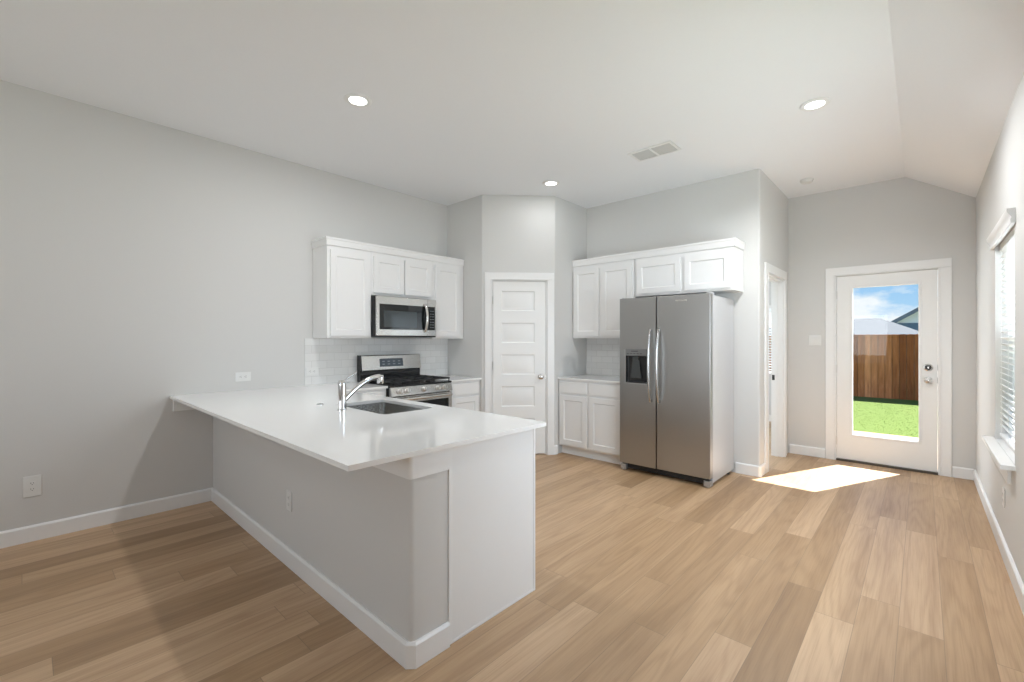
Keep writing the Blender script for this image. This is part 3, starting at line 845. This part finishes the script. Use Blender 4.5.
Lp = round_poly([(XL + 0.001, CEY0), (CEX, CEY0), (CEX, CEY1), (CFX, CEY1), (CFX, 2.366), (XL + 0.001, 2.366)], [0, 0.004, 0.004, 0.012, 0, 0], 4)
hole = round_poly([(SKX0, SKY0), (SKX1, SKY0), (SKX1, SKY1), (SKX0, SKY1)], 0.035, 6)
ct = counter_with_hole(Lp, hole, CT0, CT1).build('countertop', QUARTZ, None, bevel=0.0025, smooth=30)
tag(ct, 'glossy white quartz counter of the peninsula with the sink cut-out', 'countertop')
tag(box('countertop', QUARTZ, (XL + 0.001, CFX, 3.136, YP - 0.001, CT0, CT1), bevel=0.0025), 'small white quartz counter between stove and pantry wall', 'countertop')
tag(box('countertop', QUARTZ, (XQ + 0.001, -2.336, 4.278, YF - 0.001, CT0, CT1), bevel=0.0025), 'short white quartz counter beside the refrigerator', 'countertop')

# backsplashes
tag(box('backsplash', TILE_Y, (XL + 0.0005, XL + 0.009, 1.836, YP - 0.001, CT1 + 0.0005, UZ0 - 0.001)), 'white subway tile backsplash behind the stove', 'backsplash')
tag(box('backsplash', TILE_X, (XQ + 0.001, -2.30, YF - 0.009, YF - 0.0005, CT1 + 0.0005, 1.385)), 'white tile backsplash beside the refrigerator', 'backsplash')

# sink
sk = thing('kitchen_sink', 'stainless undermount sink bowl set in the peninsula counter', 'sink', ((SKX0 + SKX1) / 2, (SKY0 + SKY1) / 2, CT0), 0)
def rr(g_, r): return round_poly([(-(SKX1 - SKX0) / 2 - g_, -(SKY1 - SKY0) / 2 - g_), ((SKX1 - SKX0) / 2 + g_, -(SKY1 - SKY0) / 2 - g_), ((SKX1 - SKX0) / 2 + g_, (SKY1 - SKY0) / 2 + g_), (-(SKX1 - SKX0) / 2 - g_, (SKY1 - SKY0) / 2 + g_)], r, 6)
mb = MB(); bm = mb.bm
loops = []
for g_, r, z in ((0.006, 0.04, -0.0015), (-0.001, 0.035, -0.0015), (-0.004, 0.035, -0.16), (-0.020, 0.045, -0.190), (-0.045, 0.05, -0.196)):
    loops.append([bm.verts.new((p[0], p[1], z)) for p in rr(g_, r)])
for a, b_ in zip(loops, loops[1:]):
    n = len(a)
    for i in range(n): bm.faces.new([a[i], a[(i + 1) % n], b_[(i + 1) % n], b_[i]])
bm.faces.new(loops[-1])
o = mb.build('sink_bowl', SINKS, sk, smooth=60)
so = o.modifiers.new('gauge', 'SOLIDIFY'); so.thickness = 0.0012; so.offset = 0
m = MB(); m.lathe([(0.0, 0), (0.028, 0), (0.042, 0.003), (0.045, 0.001), (0.045, -0.004), (0, -0.004)], (0.0, 0.03, -0.193), (0, 0, 1), 24)
m.build('drain', CHROME, sk)

# faucet
fx, fy = -2.722, 1.366
fa = thing('kitchen_faucet', 'chrome single-lever faucet with pull-out spout over the sink', 'faucet', (fx, fy, CT1), 0)
m = MB(); m.lathe([(0.0, 0.0), (0.030, 0.0), (0.030, 0.006), (0.0255, 0.010), (0.0245, 0.16), (0.0235, 0.185), (0.019, 0.190), (0, 0.190)], (0, 0, 0), (0, 0, 1), 32)
m.build('faucet_body', CHROME, fa, smooth=40)
pts = []; rs = []
for k in range(15):
    t_ = k / 14.0
    # rises out of the body, sweeps up and flattens over the bowl
    y_ = 0.005 + 0.262 * t_
    z_ = 0.050 + 0.147 * math.sin(t_ * PI / 2) ** 0.9
    pts.append((0.0, y_, z_)); rs.append(0.0155 + 0.002 * t_)
m = MB(); m.tube(pts, rs, 16, up=(1, 0, 0))
sp = m.build('spout', CHROME, fa, smooth=50)
m = MB(); m.lathe([(0.0, 0.004), (0.018, 0.0), (0.0215, -0.006), (0.0215, -0.052), (0.016, -0.060), (0.0, -0.060)][::-1], (0, 0.272, 0.207), (0, 0, 1), 24)
m.build('spray_head', CHROME, sp, smooth=40)
m = MB(); m.tube([(0, 0.004, 0.180), (0, 0.020, 0.190), (0, 0.052, 0.210), (0, 0.098, 0.232)], [0.008, 0.006, 0.005, 0.0045], 10, up=(1, 0, 0))
m.build('lever_handle', CHROME, fa, smooth=50)
m = MB(); m.lathe([(0, 0), (0.023, 0), (0.023, 0.004), (0.017, 0.010), (0.008, 0.012), (0, 0.012)], (0, 0, 0), (0, 0, 1), 24)
o = m.build('sink_air_button', CHROME); o.location = (-3.05, 1.371, CT1)
tag(o, 'small round metal cap in the counter beside the faucet', 'button')

# ---------------------------------------------------------------- range (front faces +x)
rg = thing('gas_range', 'stainless gas range with black cooktop and five knobs', 'stove', (XL + 0.010, 2.373, 0), PI / 2)
W = 0.756
MB().box(0.0, W, -0.625, -0.01, 0.05, 0.893).build('range_body', BLACK, rg, bevel=0.003)
for fx_ in (0.05, W - 0.05):
    for fy_ in (-0.58, -0.06):
        MB().lathe([(0, 0), (0.02, 0), (0.02, 0.01), (0.012, 0.014), (0.012, 0.055), (0, 0.055)], (fx_, fy_, 0.001), (0, 0, 1), 12).build('foot', BLKPL, rg)
# storage drawer
MB().box(0.004, W - 0.004, -0.662, -0.626, 0.055, 0.195).build('storage_drawer', STEEL, rg, bevel=0.004)
# oven door
od = MB().box(0.004, W - 0.004, -0.662, -0.626, 0.205, 0.798).build('oven_door', STEEL, rg, bevel=0.004)
MB().box(0.05, W - 0.05, -0.6655, -0.6615, 0.300, 0.735).build('oven_window', GLASSB, od, bevel=0.002)
m = MB(); m.tube([(0.05, -0.715, 0.775), (W / 2, -0.722, 0.775), (W - 0.05, -0.715, 0.775)], 0.013, 14)
for hx in (0.075, W - 0.075): m.box(hx - 0.012, hx + 0.012, -0.712, -0.662, 0.764, 0.786)
m.build('oven_handle', STEEL, od, smooth=50)
# control panel (slightly sloped)
m = MB(); m.prism_axis([(-0.626, 0.803), (-0.672, 0.808), (-0.652, 0.893), (-0.626, 0.893)], 0.002, W - 0.002, 'x')
cpn = m.build('control_panel', STEEL, rg, bevel=0.002)
for kx in (0.095, 0.180, 0.378, 0.560, 0.650):
    m = MB(); m.lathe([(0, 0), (0.027, 0), (0.027, 0.004), (0.022, 0.008), (0.021, 0.032), (0.017, 0.036), (0, 0.036)], (kx, -0.6625, 0.850), (0, -0.972, 0.234), 22)
    kb = m.build('knob', KNOB, rg, smooth=40)
    MB().box(kx - 0.003, kx + 0.003, -0.7015, -0.692, 0.842, 0.876).build('pointer', STEEL, kb)
# cooktop
m = MB(); m.box(-0.001, W + 0.001, -0.655, -0.075, 0.894, 0.912)
m.build('cooktop', BLACK, rg, bevel=0.004)
for bx_, by_, br in ((0.17, -0.50, 0.048), (0.17, -0.22, 0.040), (0.378, -0.36, 0.050), (0.586, -0.50, 0.052), (0.586, -0.22, 0.036)):
    m = MB(); m.lathe([(0, 0), (br, 0), (br, 0.012), (br - 0.006, 0.014), (br - 0.008, 0.022), (br - 0.014, 0.025), (0, 0.025)], (bx_, by_, 0.912), (0, 0, 1), 24)
    m.build('burner', IRON, rg, smooth=40)
for gx in (0.015, 0.262, 0.509):
    m = MB(); gw = 0.232; z0_, z1_ = 0.936, 0.950
    for yy in (-0.640, -0.086): m.box(gx, gx + gw, yy, yy + 0.014, z0_, z1_)
    for xx in (gx, gx + gw - 0.014): m.box(xx, xx + 0.014, -0.640, -0.072, z0_, z1_)
    for yy in (-0.505, -0.365, -0.225): m.box(gx + 0.01, gx + gw - 0.01, yy, yy + 0.010, z0_, z1_ + 0.003)
    m.box(gx + gw / 2 - 0.005, gx + gw / 2 + 0.005, -0.63, -0.08, z0_, z1_ + 0.003)
    for xx in (gx + 0.002, gx + gw - 0.012):
        for yy in (-0.637, -0.365, -0.085): m.box(xx, xx + 0.010, yy, yy + 0.010, 0.911, z0_)
    m.build('grate', IRON, rg, bevel=0.002)
# backguard
m = MB(); m.box(0.0, W, -0.080, -0.012, 0.894, 1.035)
m.build('backguard_base', BLACK, rg, bevel=0.003)
m = MB(); m.box(0.006, W - 0.006, -0.0825, -0.080, 0.985, 1.012); m.build('vent_slot', BLKPL, rg)
m = MB(); m.prism_axis([(-0.098, 1.030), (-0.012, 1.030), (-0.012, 1.190), (-0.070, 1.190), (-0.078, 1.184)], 0.012, W - 0.0, 'x')
bg_ = m.build('backguard', STEEL, rg, bevel=0.003)
m = MB(); m.prism_axis([(-0.099, 1.030), (-0.010, 1.030), (-0.010, 1.191), (-0.071, 1.191), (-0.079, 1.185)], 0.0, 0.012, 'x')
m.build('backguard_cap', BLACK, bg_)
tl = math.atan2(0.020, 0.144)
def on_guard(z, off): return -0.098 + (z - 1.030) * 0.020 / 0.144 - off
m = MB()
m.prism_axis([(on_guard(1.064, 0.0), 1.064), (on_guard(1.064, 0.003), 1.064), (on_guard(1.150, 0.003), 1.150), (on_guard(1.150, 0.0), 1.150)], 0.222, 0.515, 'x')
dp = m.build('display_panel', DISPL, rg, bevel=0.001)
for i in range(4):
    for j in range(2):
        z_ = 1.085 + j * 0.03
        MB().prism_axis([(on_guard(z_, 0.003), z_), (on_guard(z_, 0.0042), z_), (on_guard(z_ + 0.010, 0.0042), z_ + 0.010), (on_guard(z_ + 0.010, 0.003), z_ + 0.010)], 0.252 + i * 0.066, 0.282 + i * 0.066, 'x').build('touch_button', MARKS, dp)

# ---------------------------------------------------------------- over-the-range microwave
mw = thing('microwave_oven', 'stainless over-the-range microwave with black glass door', 'microwave', (XL, 2.378, 1.392), PI / 2)
W = 0.752; H = 0.412
MB().box(0.0, W, -0.370, -0.004, 0.004, H).build('microwave_body', BLACK, mw, bevel=0.003)
MB().box(0.0, W, -0.385, -0.02, -0.008, 0.004).build('underside_grille', BLKPL, mw)
md = MB().box(0.002, W - 0.120, -0.398, -0.371, 0.006, H - 0.004).build('door', STEEL, mw, bevel=0.004)
MB().box(0.035, W - 0.122, -0.4005, -0.397, 0.070, 0.330).build('door_glass', GLASSB, md, bevel=0.002)
MB().box(0.085, W - 0.265, -0.4018, -0.400, 0.092, 0.262).build('viewing_window', WINDOWG, md, bevel=0.001)
cp = MB().box(W - 0.118, W - 0.002, -0.398, -0.371, 0.006, H - 0.004).build('control_panel', STEEL, mw, bevel=0.004)
MB().box(W - 0.117, W - 0.022, -0.4005, -0.397, 0.070, 0.330).build('keypad', GLASSB, cp, bevel=0.002)
KEYP = plain('key_print', (0.22, 0.24, 0.26), 0.5)
for i in range(3):
    for j in range(7): MB().box(W - 0.088 + i * 0.020, W - 0.078 + i * 0.020, -0.4012, -0.400, 0.095 + j * 0.030, 0.103 + j * 0.030).build('key', KEYP, cp)
pts = [(W - 0.160, -0.400 - 0.045 * math.sin(PI * k / 12) ** 0.7, 0.052 + 0.300 * k / 12) for k in range(13)]
m = MB(); m.tube(pts, 0.0165, 12, sx=0.8, sy=1.0, up=(1, 0, 0)); m.build('door_handle', STEEL, mw, smooth=50)

# ---------------------------------------------------------------- refrigerator
rf = thing('refrigerator', 'tall stainless side-by-side refrigerator with an ice dispenser', 'refrigerator', (-2.325, 4.200, 0), 0)
W = 0.912; H = 1.782
MB().box(0.006, W - 0.002, 0.075, 0.700, 0.035, H - 0.012).build('fridge_body', FRSIDE, rf, bevel=0.006)
split = 0.398
DT = 0.068
# freezer door with dispenser cavity
dx0, dx1, dz0, dz1 = 0.056, 0.318, 0.905, 1.262
def door_box(m_, x0_, x1_, z0_, z1_): m_.box(x0_, x1_, 0.0, DT, z0_, z1_)
m = MB(); m.slab(0.0, split - 0.004, 0.085, H, 0.0, DT, [(dx0 + 0.012, dx1 - 0.012, dz0 + 0.012, 1.195)], rec=0.055, slope=0.012)
fd = m.build('freezer_door', FRSTEEL, rf, bevel=0.006, smooth=20)
m = MB()
m.box(dx0, dx0 + 0.012, -0.004, 0.002, dz0, dz1); m.box(dx1 - 0.012, dx1, -0.004, 0.002, dz0, dz1); m.box(dx0 + 0.012, dx1 - 0.012, -0.004, 0.002, dz0, dz0 + 0.012)
dsp = m.build('dispenser_frame', ZINC, fd)
dpp = MB().box(dx0 + 0.012, dx1 - 0.012, -0.005, 0.004, 1.195, dz1).build('dispenser_panel', plain('dispenser_grey', (0.20, 0.20, 0.20), 0.3, 0.3), fd, bevel=0.001)
m = MB()
for i in range(5): m.box(dx0 + 0.030 + i * 0.036, dx0 + 0.050 + i * 0.036, -0.0058, -0.005, 1.212, 1.218)
m.box(dx0 + 0.075, dx0 + 0.150, -0.0058, -0.005, 1.236, 1.243)
m.build('panel_marks', BLKPL, dpp)
m = MB(); cz0, cz1 = dz0 + 0.013, 1.194
m.box(dx0 + 0.013, dx1 - 0.013, 0.046, 0.054, cz0, cz1); m.box(dx0 + 0.013, dx0 + 0.018, 0.0, 0.046, cz0, cz1); m.box(dx1 - 0.018, dx1 - 0.013, 0.0, 0.046, cz0, cz1)
m.box(dx0 + 0.018, dx1 - 0.018, 0.0, 0.046, cz1 - 0.006, cz1); m.box(dx0 + 0.018, dx1 - 0.018, 0.0, 0.046, cz0, cz0 + 0.006)
m.build('dispenser_cavity', BLKPL, fd)
m = MB(); m.prism_axis([(dx0 + 0.080, 1.150), (dx0 + 0.055, 0.965), (dx0 + 0.175, 0.965), (dx0 + 0.150, 1.150)], 0.020, 0.032, 'y')
m.box(dx0 + 0.085, dx0 + 0.145, 0.008, 0.04, 1.150, 1.188)
m.build('dispenser_paddle', plain('paddle_grey', (0.06, 0.065, 0.065), 0.3), fd, bevel=0.002)
m = MB(); m.slab(split + 0.004, W, 0.085, H, 0.0, DT, [])
rd = m.build('fridge_door', FRSTEEL, rf, bevel=0.006, smooth=20)
# badge on the door (letters are unreadable in the photo: a plain raised plate)
MB().box(split + 0.190, split + 0.300, -0.002, 0.001, 1.722, 1.738).build('badge', NICKEL, rd, bevel=0.001)
for hx, par in ((split - 0.052, fd), (split + 0.034, rd)):
    n = 21; pts = []
    for k in range(n):
        t_ = k / (n - 1.0)
        pts.append((hx, -0.020 - 0.048 * math.sin(PI * t_) ** 0.6, 0.742 + 0.715 * t_))
    m = MB(); m.tube(pts, 0.0145, 14, sx=1.05, sy=0.8, up=(1, 0, 0))
    for z_ in (0.752, 1.447): m.box(hx - 0.012, hx + 0.012, -0.024, 0.0, z_ - 0.014, z_ + 0.014)
    m.build('door_handle', HANDLE, par, smooth=50)
# gaskets, kick grille, feet, hinge covers
m = MB(); m.box(0.012, split - 0.012, DT, 0.0755, 0.10, H - 0.016); m.box(split + 0.012, W - 0.012, DT, 0.0755, 0.10, H - 0.016); m.build('door_gasket', BLKPL, rf)
m = MB(); m.box(0.055, W - 0.055, 0.055, 0.075, 0.022, 0.078)
for i in range(4): m.box(0.06, W - 0.06, 0.050, 0.055, 0.026 + i * 0.013, 0.032 + i * 0.013)
m.build('kick_grille', BLKPL, rf)
for fx_ in (0.004, W - 0.064): 
    m = MB(); m.box(fx_, fx_ + 0.06, 0.012, 0.09, 0.012, 0.066); m.box(fx_ + 0.015, fx_ + 0.045, 0.02, 0.07, 0.001, 0.012)
    m.build('foot', ZINC, rf, bevel=0.004)
for fx_ in (0.02, W - 0.06): MB().box(fx_, fx_ + 0.04, 0.58, 0.62, 0.001, 0.036).build('roller', BLKPL, rf)
for fx_ in (0.006, W - 0.046): MB().box(fx_, fx_ + 0.04, 0.030, 0.125, H - 0.012, H + 0.014).build('hinge_cover', FRSIDE, rf, bevel=0.004)

# ---------------------------------------------------------------- outlets and switches
def outlet(label, loc, rz, horizontal=False, w=0.074, h=0.118):
    """plate facing local -y, centred at the origin"""
    t = thing('wall_outlet', label, 'outlet', loc, rz, 'white wall outlets')
    R_ = Matrix.Rotation(PI / 2, 4, 'Y') if horizontal else None
    MB().box(-w / 2, w / 2, -0.006, -0.0005, -h / 2, h / 2).build('cover_plate', PLASTIC, t, bevel=0.0025, xf=R_)
    for s_ in (-1, 1):
        zc = s_ * 0.0195
        m_ = MB(); m_.prism_axis(round_poly([(-0.0165, zc - 0.014), (0.0165, zc - 0.014), (0.0165, zc + 0.014), (-0.0165, zc + 0.014)], 0.009, 4), -0.0075, -0.006, 'y')
        rc = m_.build('receptacle', PLASTIC, t, xf=R_)
        m_ = MB(); m_.box(-0.0075, -0.0052, -0.0079, -0.0074, zc - 0.002, zc + 0.007); m_.box(0.0052, 0.0075, -0.0079, -0.0074, zc - 0.001, zc + 0.006)
        m_.cyl((0, -0.0074, zc - 0.0075), (0, -0.0079, zc - 0.0075), 0.0024, 10)
        m_.build('slots', SLOT, rc, xf=R_)
    return t


LW = PI / 2
outlet('white outlet low on the long grey wall near the floor', (XL, 0.032, 0.370), LW, w=0.086, h=0.140)
outlet('white sideways outlet on the grey wall just above the peninsula counter', (XL, 1.302, 1.030), LW, True, w=0.080, h=0.124)
outlet('white sideways outlet in the tile backsplash behind the faucet', (XL + 0.009, 1.905, 1.045), LW, True)
outlet('white outlet in the middle of the knee wall under the counter', (-2.80, PY0, 0.391), 0)
outlet('white outlet low on the wall under the window sill', (XR, 4.172, 0.365), -PI / 2)
outlet('white sideways outlet in the backsplash beside the refrigerator', (-2.50, YF - 0.009, 1.06), 0, True)

sw = thing('light_switch', 'white double switch plate beside the patio door', 'switch', (-0.914, YB, 1.350), 0)
MB().box(-0.060, 0.060, -0.006, -0.0005, -0.060, 0.060).build('cover_plate', PLASTIC, sw, bevel=0.0025)
for sx_ in (-0.023, 0.023):
    m = MB(); m.prism_axis([(-0.0060, -0.033), (-0.0075, -0.033), (-0.0105, 0.033), (-0.0060, 0.033)], sx_ - 0.0165, sx_ + 0.0165, 'x')
    m.build('rocker', PLASTIC, sw, bevel=0.001)

# ---------------------------------------------------------------- ceiling fixtures
def downlight(label, x, y, power, col=(0.955, 0.975, 1.0), cone=180):
    t = thing('recessed_light', label, 'ceiling light', (x, y, CZ), 0, 'recessed ceiling lights')
    m_ = MB(); m_.lathe([(0.062, -0.0005), (0.094, -0.0005), (0.094, -0.004), (0.086, -0.010), (0.068, -0.012), (0.060, -0.006), (0.060, -0.0005)], (0, 0, 0), (0, 0, 1), 40)
    m_.build('trim_ring', TRIM, t, smooth=50)
    m_ = MB(); m_.lathe([(0, -0.007), (0.042, -0.007), (0.059, -0.005), (0.059, -0.001), (0, -0.001)], (0, 0, 0), (0, 0, 1), 40)
    m_.build('lens', LENS, t, smooth=50)
    lamp('downlight_beam', 'AREA', (x, y, CZ - 0.014), power, col, (0, 0, -1), shape='DISK', size=0.116, spread=math.radians(cone))
    return t


downlight('recessed light in the ceiling above the sink', -2.936, 1.590, 21)
downlight('recessed light in the ceiling above the pantry corner', -2.956, 3.846, 3)
downlight('recessed light in the ceiling near the sloped part', -0.566, 3.838, 34, cone=153)
downlight('recessed light in the ceiling of the living area', -2.9, -1.2, 5)

cv = thing('ceiling_vent', 'white two-panel air vent in the ceiling before the refrigerator', 'vent', (-1.772, 3.818, CZ), 0)
vw, vd = 0.202, 0.119
m = MB()
m.box(-vw, vw, -vd, -vd + 0.024, -0.012, -0.0005); m.box(-vw, vw, vd - 0.024, vd, -0.012, -0.0005)
m.box(-vw, -vw + 0.024, -vd + 0.024, vd - 0.024, -0.012, -0.0005); m.box(vw - 0.024, vw, -vd + 0.024, vd - 0.024, -0.012, -0.0005); m.box(-0.010, 0.010, -vd + 0.024, vd - 0.024, -0.012, -0.0005)
m.build('vent_frame', TRIM, cv, bevel=0.003)
for s_ in (-1, 1):
    m = MB()
    xa, xb = sorted((s_ * 0.010, s_ * (vw - 0.024)))
    for k in range(9):
        yy = -vd + 0.026 + k * 0.0205
        m.prism_axis([(yy, -0.003), (yy + 0.018, -0.011), (yy + 0.0195, -0.010), (yy + 0.0015, -0.002)], xa, xb, 'x')
    m.build('louvers', VENTG, cv, smooth=0)
m = MB(); m.box(-vw + 0.024, vw - 0.024, -vd + 0.024, vd - 0.024, -0.0018, -0.0006); m.build('duct_shadow', DARKHOLE, cv)

sm = thing('smoke_detector', 'small round white smoke detector on the ceiling before the patio door', 'smoke detector', (-0.898, 5.60, CZ), 0)
m = MB(); m.lathe([(0, -0.0005), (0.062, -0.0005), (0.062, -0.010), (0.056, -0.012), (0, -0.012)], seg=32); m.build('mounting_base', PLASTIC, sm, smooth=40)
m = MB(); m.lathe([(0.054, -0.012), (0.054, -0.026), (0.044, -0.036), (0.0, -0.038)], seg=32); m.build('sensor_cap', PLASTIC, sm, smooth=40)

# ---------------------------------------------------------------- outside
def ground_z(y): return -0.15 if y < 9.0 else -0.15 - (y - 9.0) / 6.5 * 0.06 if y < 15.5 else -0.21


m = MB()
ys = [-14, -4, 6.3, 9.0, 11, 13, 15.5, 22, 60]
xs = [-40, -12, -4, 0.55, 4, 12, 40]
grid = [[m.bm.verts.new((x, y, ground_z(y) - (0.02 if y <= 6.3 else 0))) for x in xs] for y in ys]
for j in range(len(ys) - 1):
    for i in range(len(xs) - 1): m.bm.faces.new([grid[j][i], grid[j][i + 1], grid[j + 1][i + 1], grid[j + 1][i]])
struct(m.build('ground_lawn', LAWN, smooth=0), 'green lawn outside the patio door', 'ground')
struct(box('patio_slab', CONC, (-1.10, 2.2, YB + 0.142, 8.85, -0.22, -0.105), bevel=0.01), 'sunlit concrete slab outside the patio door', 'ground')
# grass blades where the glass shows the lawn
m = MB()
for k in range(15000):
    yy = 8.7 + 6.7 * random.random() ** 1.2; xx = -2.6 + 3.6 * random.random()
    if yy < 8.87 and -1.1 < xx < 2.2: continue
    hh = random.uniform(0.006, 0.013); an = random.random() * PI; w_ = random.uniform(0.004, 0.009)
    dx_, dy_ = math.cos(an) * w_, math.sin(an) * w_; lx, ly = random.uniform(-.03, .03), random.uniform(-.03, .03); gz = ground_z(yy) - 0.002
    m.bm.faces.new([m.bm.verts.new((xx - dx_, yy - dy_, gz)), m.bm.verts.new((xx + dx_, yy + dy_, gz)), m.bm.verts.new((xx + lx, yy + ly, gz + hh))])
tag(m.build('lawn_grass', BLADE, smooth=0), 'short green grass growing on the lawn', 'grass', kind='stuff')


def fence(label, x0_, x1_, y_, zb, h, rz=0.0, origin=(0, 0)):
    t = thing('wooden_fence', label, 'fence', (origin[0], origin[1], 0), rz)
    mb = MB(); n = int((x1_ - x0_) / 0.145)
    for k in range(n):
        a = math.floor(x0_ / 0.145) * 0.145 + k * 0.145 + 0.0005; b_ = a + 0.1440; zt = zb + h + random.uniform(-0.008, 0.008)
        yo = random.uniform(-0.002, 0.002)
        poly = [(a, zb - 0.02), (b_, zb - 0.02), (b_, zt - 0.03), (b_ - 0.03, zt), (a + 0.03, zt), (a, zt - 0.03)]
        mb.prism_axis(poly, y_ + yo, y_ + yo + 0.018, 'y')
    mb.build('pickets', FENCE, t, smooth=0)
    for z_ in (0.30, 0.95, 1.60):
        MB().box(x0_, x1_, y_ + 0.0205, y_ + 0.058, zb + z_, zb + z_ + 0.09).build('rail', FENCE, t, smooth=0)
    px_ = x0_ + 0.1
    while px_ < x1_:
        MB().box(px_, px_ + 0.09, y_ + 0.0585, y_ + 0.148, zb - 0.02, zb + h - 0.08).build('post', FENCE, t, smooth=0)
        px_ += 2.4
    return t


fence('brown wooden picket fence across the lawn beyond the patio door', -7.0, 5.0, 15.5, -0.20, 1.69)
fence('brown wooden side fence outside the blind-covered window', -15.5, 4.0, 5.0, -0.15, 1.72, -PI / 2, (0, 0))

# neighbouring houses beyond the fence
h1 = thing('neighbor_house', 'low house with a pale hipped roof just beyond the fence', 'house', (0, 0, 0), 0)
MB().box(-9.0, 0.6, 25.5, 34.0, -0.3, 1.15).build('house_wall', SIDING, h1)
m = MB()
rx0, rx1, ry0, ry1, ez, rz_ = -9.5, 1.1, 25.0, 34.5, 1.15, 3.0
v = [(rx0, ry0, ez), (rx1, ry0, ez), (rx1, ry1, ez), (rx0, ry1, ez), (-4.8, 29.7, 2.45), (-1.55, 29.7, 2.45)]
V = [m.bm.verts.new(p) for p in v]
for f in ((0, 1, 5, 4), (1, 2, 5), (2, 3, 4, 5), (3, 0, 4), (0, 3, 2, 1)): m.bm.faces.new([V[i] for i in f])
m.build('roof', ROOFS, h1, smooth=0)
h2 = thing('neighbor_house', 'gabled house with dark rake boards rising behind the pale roof', 'house', (0, 0, 0), 0)
gy = 38.0
m = MB(); m.prism_axis([(-1.35, -0.3), (6.0, -0.3), (6.0, 2.35), (2.3, 4.75), (-1.35, 2.35)], gy, gy + 10, 'y'); m.build('house_wall', SIDING, h2, smooth=0)
MB().box(-1.30, 5.95, gy - 0.06, gy - 0.005, -0.3, 2.40).build('lower_siding', SIDEBLUE, h2, smooth=0)
m = MB()
sl = (4.75 - 2.35) / 3.65
m.prism_axis([(-1.75, 2.35 - 0.4 * sl), (2.3, 4.75), (2.3, 4.97), (-1.75, 2.57 - 0.4 * sl)], gy - 0.45, gy + 10.3, 'y')
m.prism_axis([(6.4, 2.35 - 0.4 * sl), (2.3, 4.75), (2.3, 4.97), (6.4, 2.57 - 0.4 * sl)], gy - 0.45, gy + 10.3, 'y')
m.build('roof', ROOFS, h2, smooth=0)
m = MB()
m.prism_axis([(-1.76, 2.33 - 0.4 * sl), (2.3, 4.73), (2.3, 4.98), (-1.76, 2.58 - 0.4 * sl)], gy - 0.50, gy - 0.45, 'y')
m.prism_axis([(6.41, 2.33 - 0.4 * sl), (2.3, 4.73), (2.3, 4.98), (6.41, 2.58 - 0.4 * sl)], gy - 0.50, gy - 0.45, 'y')
m.build('rake_board', FASCIA, h2, smooth=0)
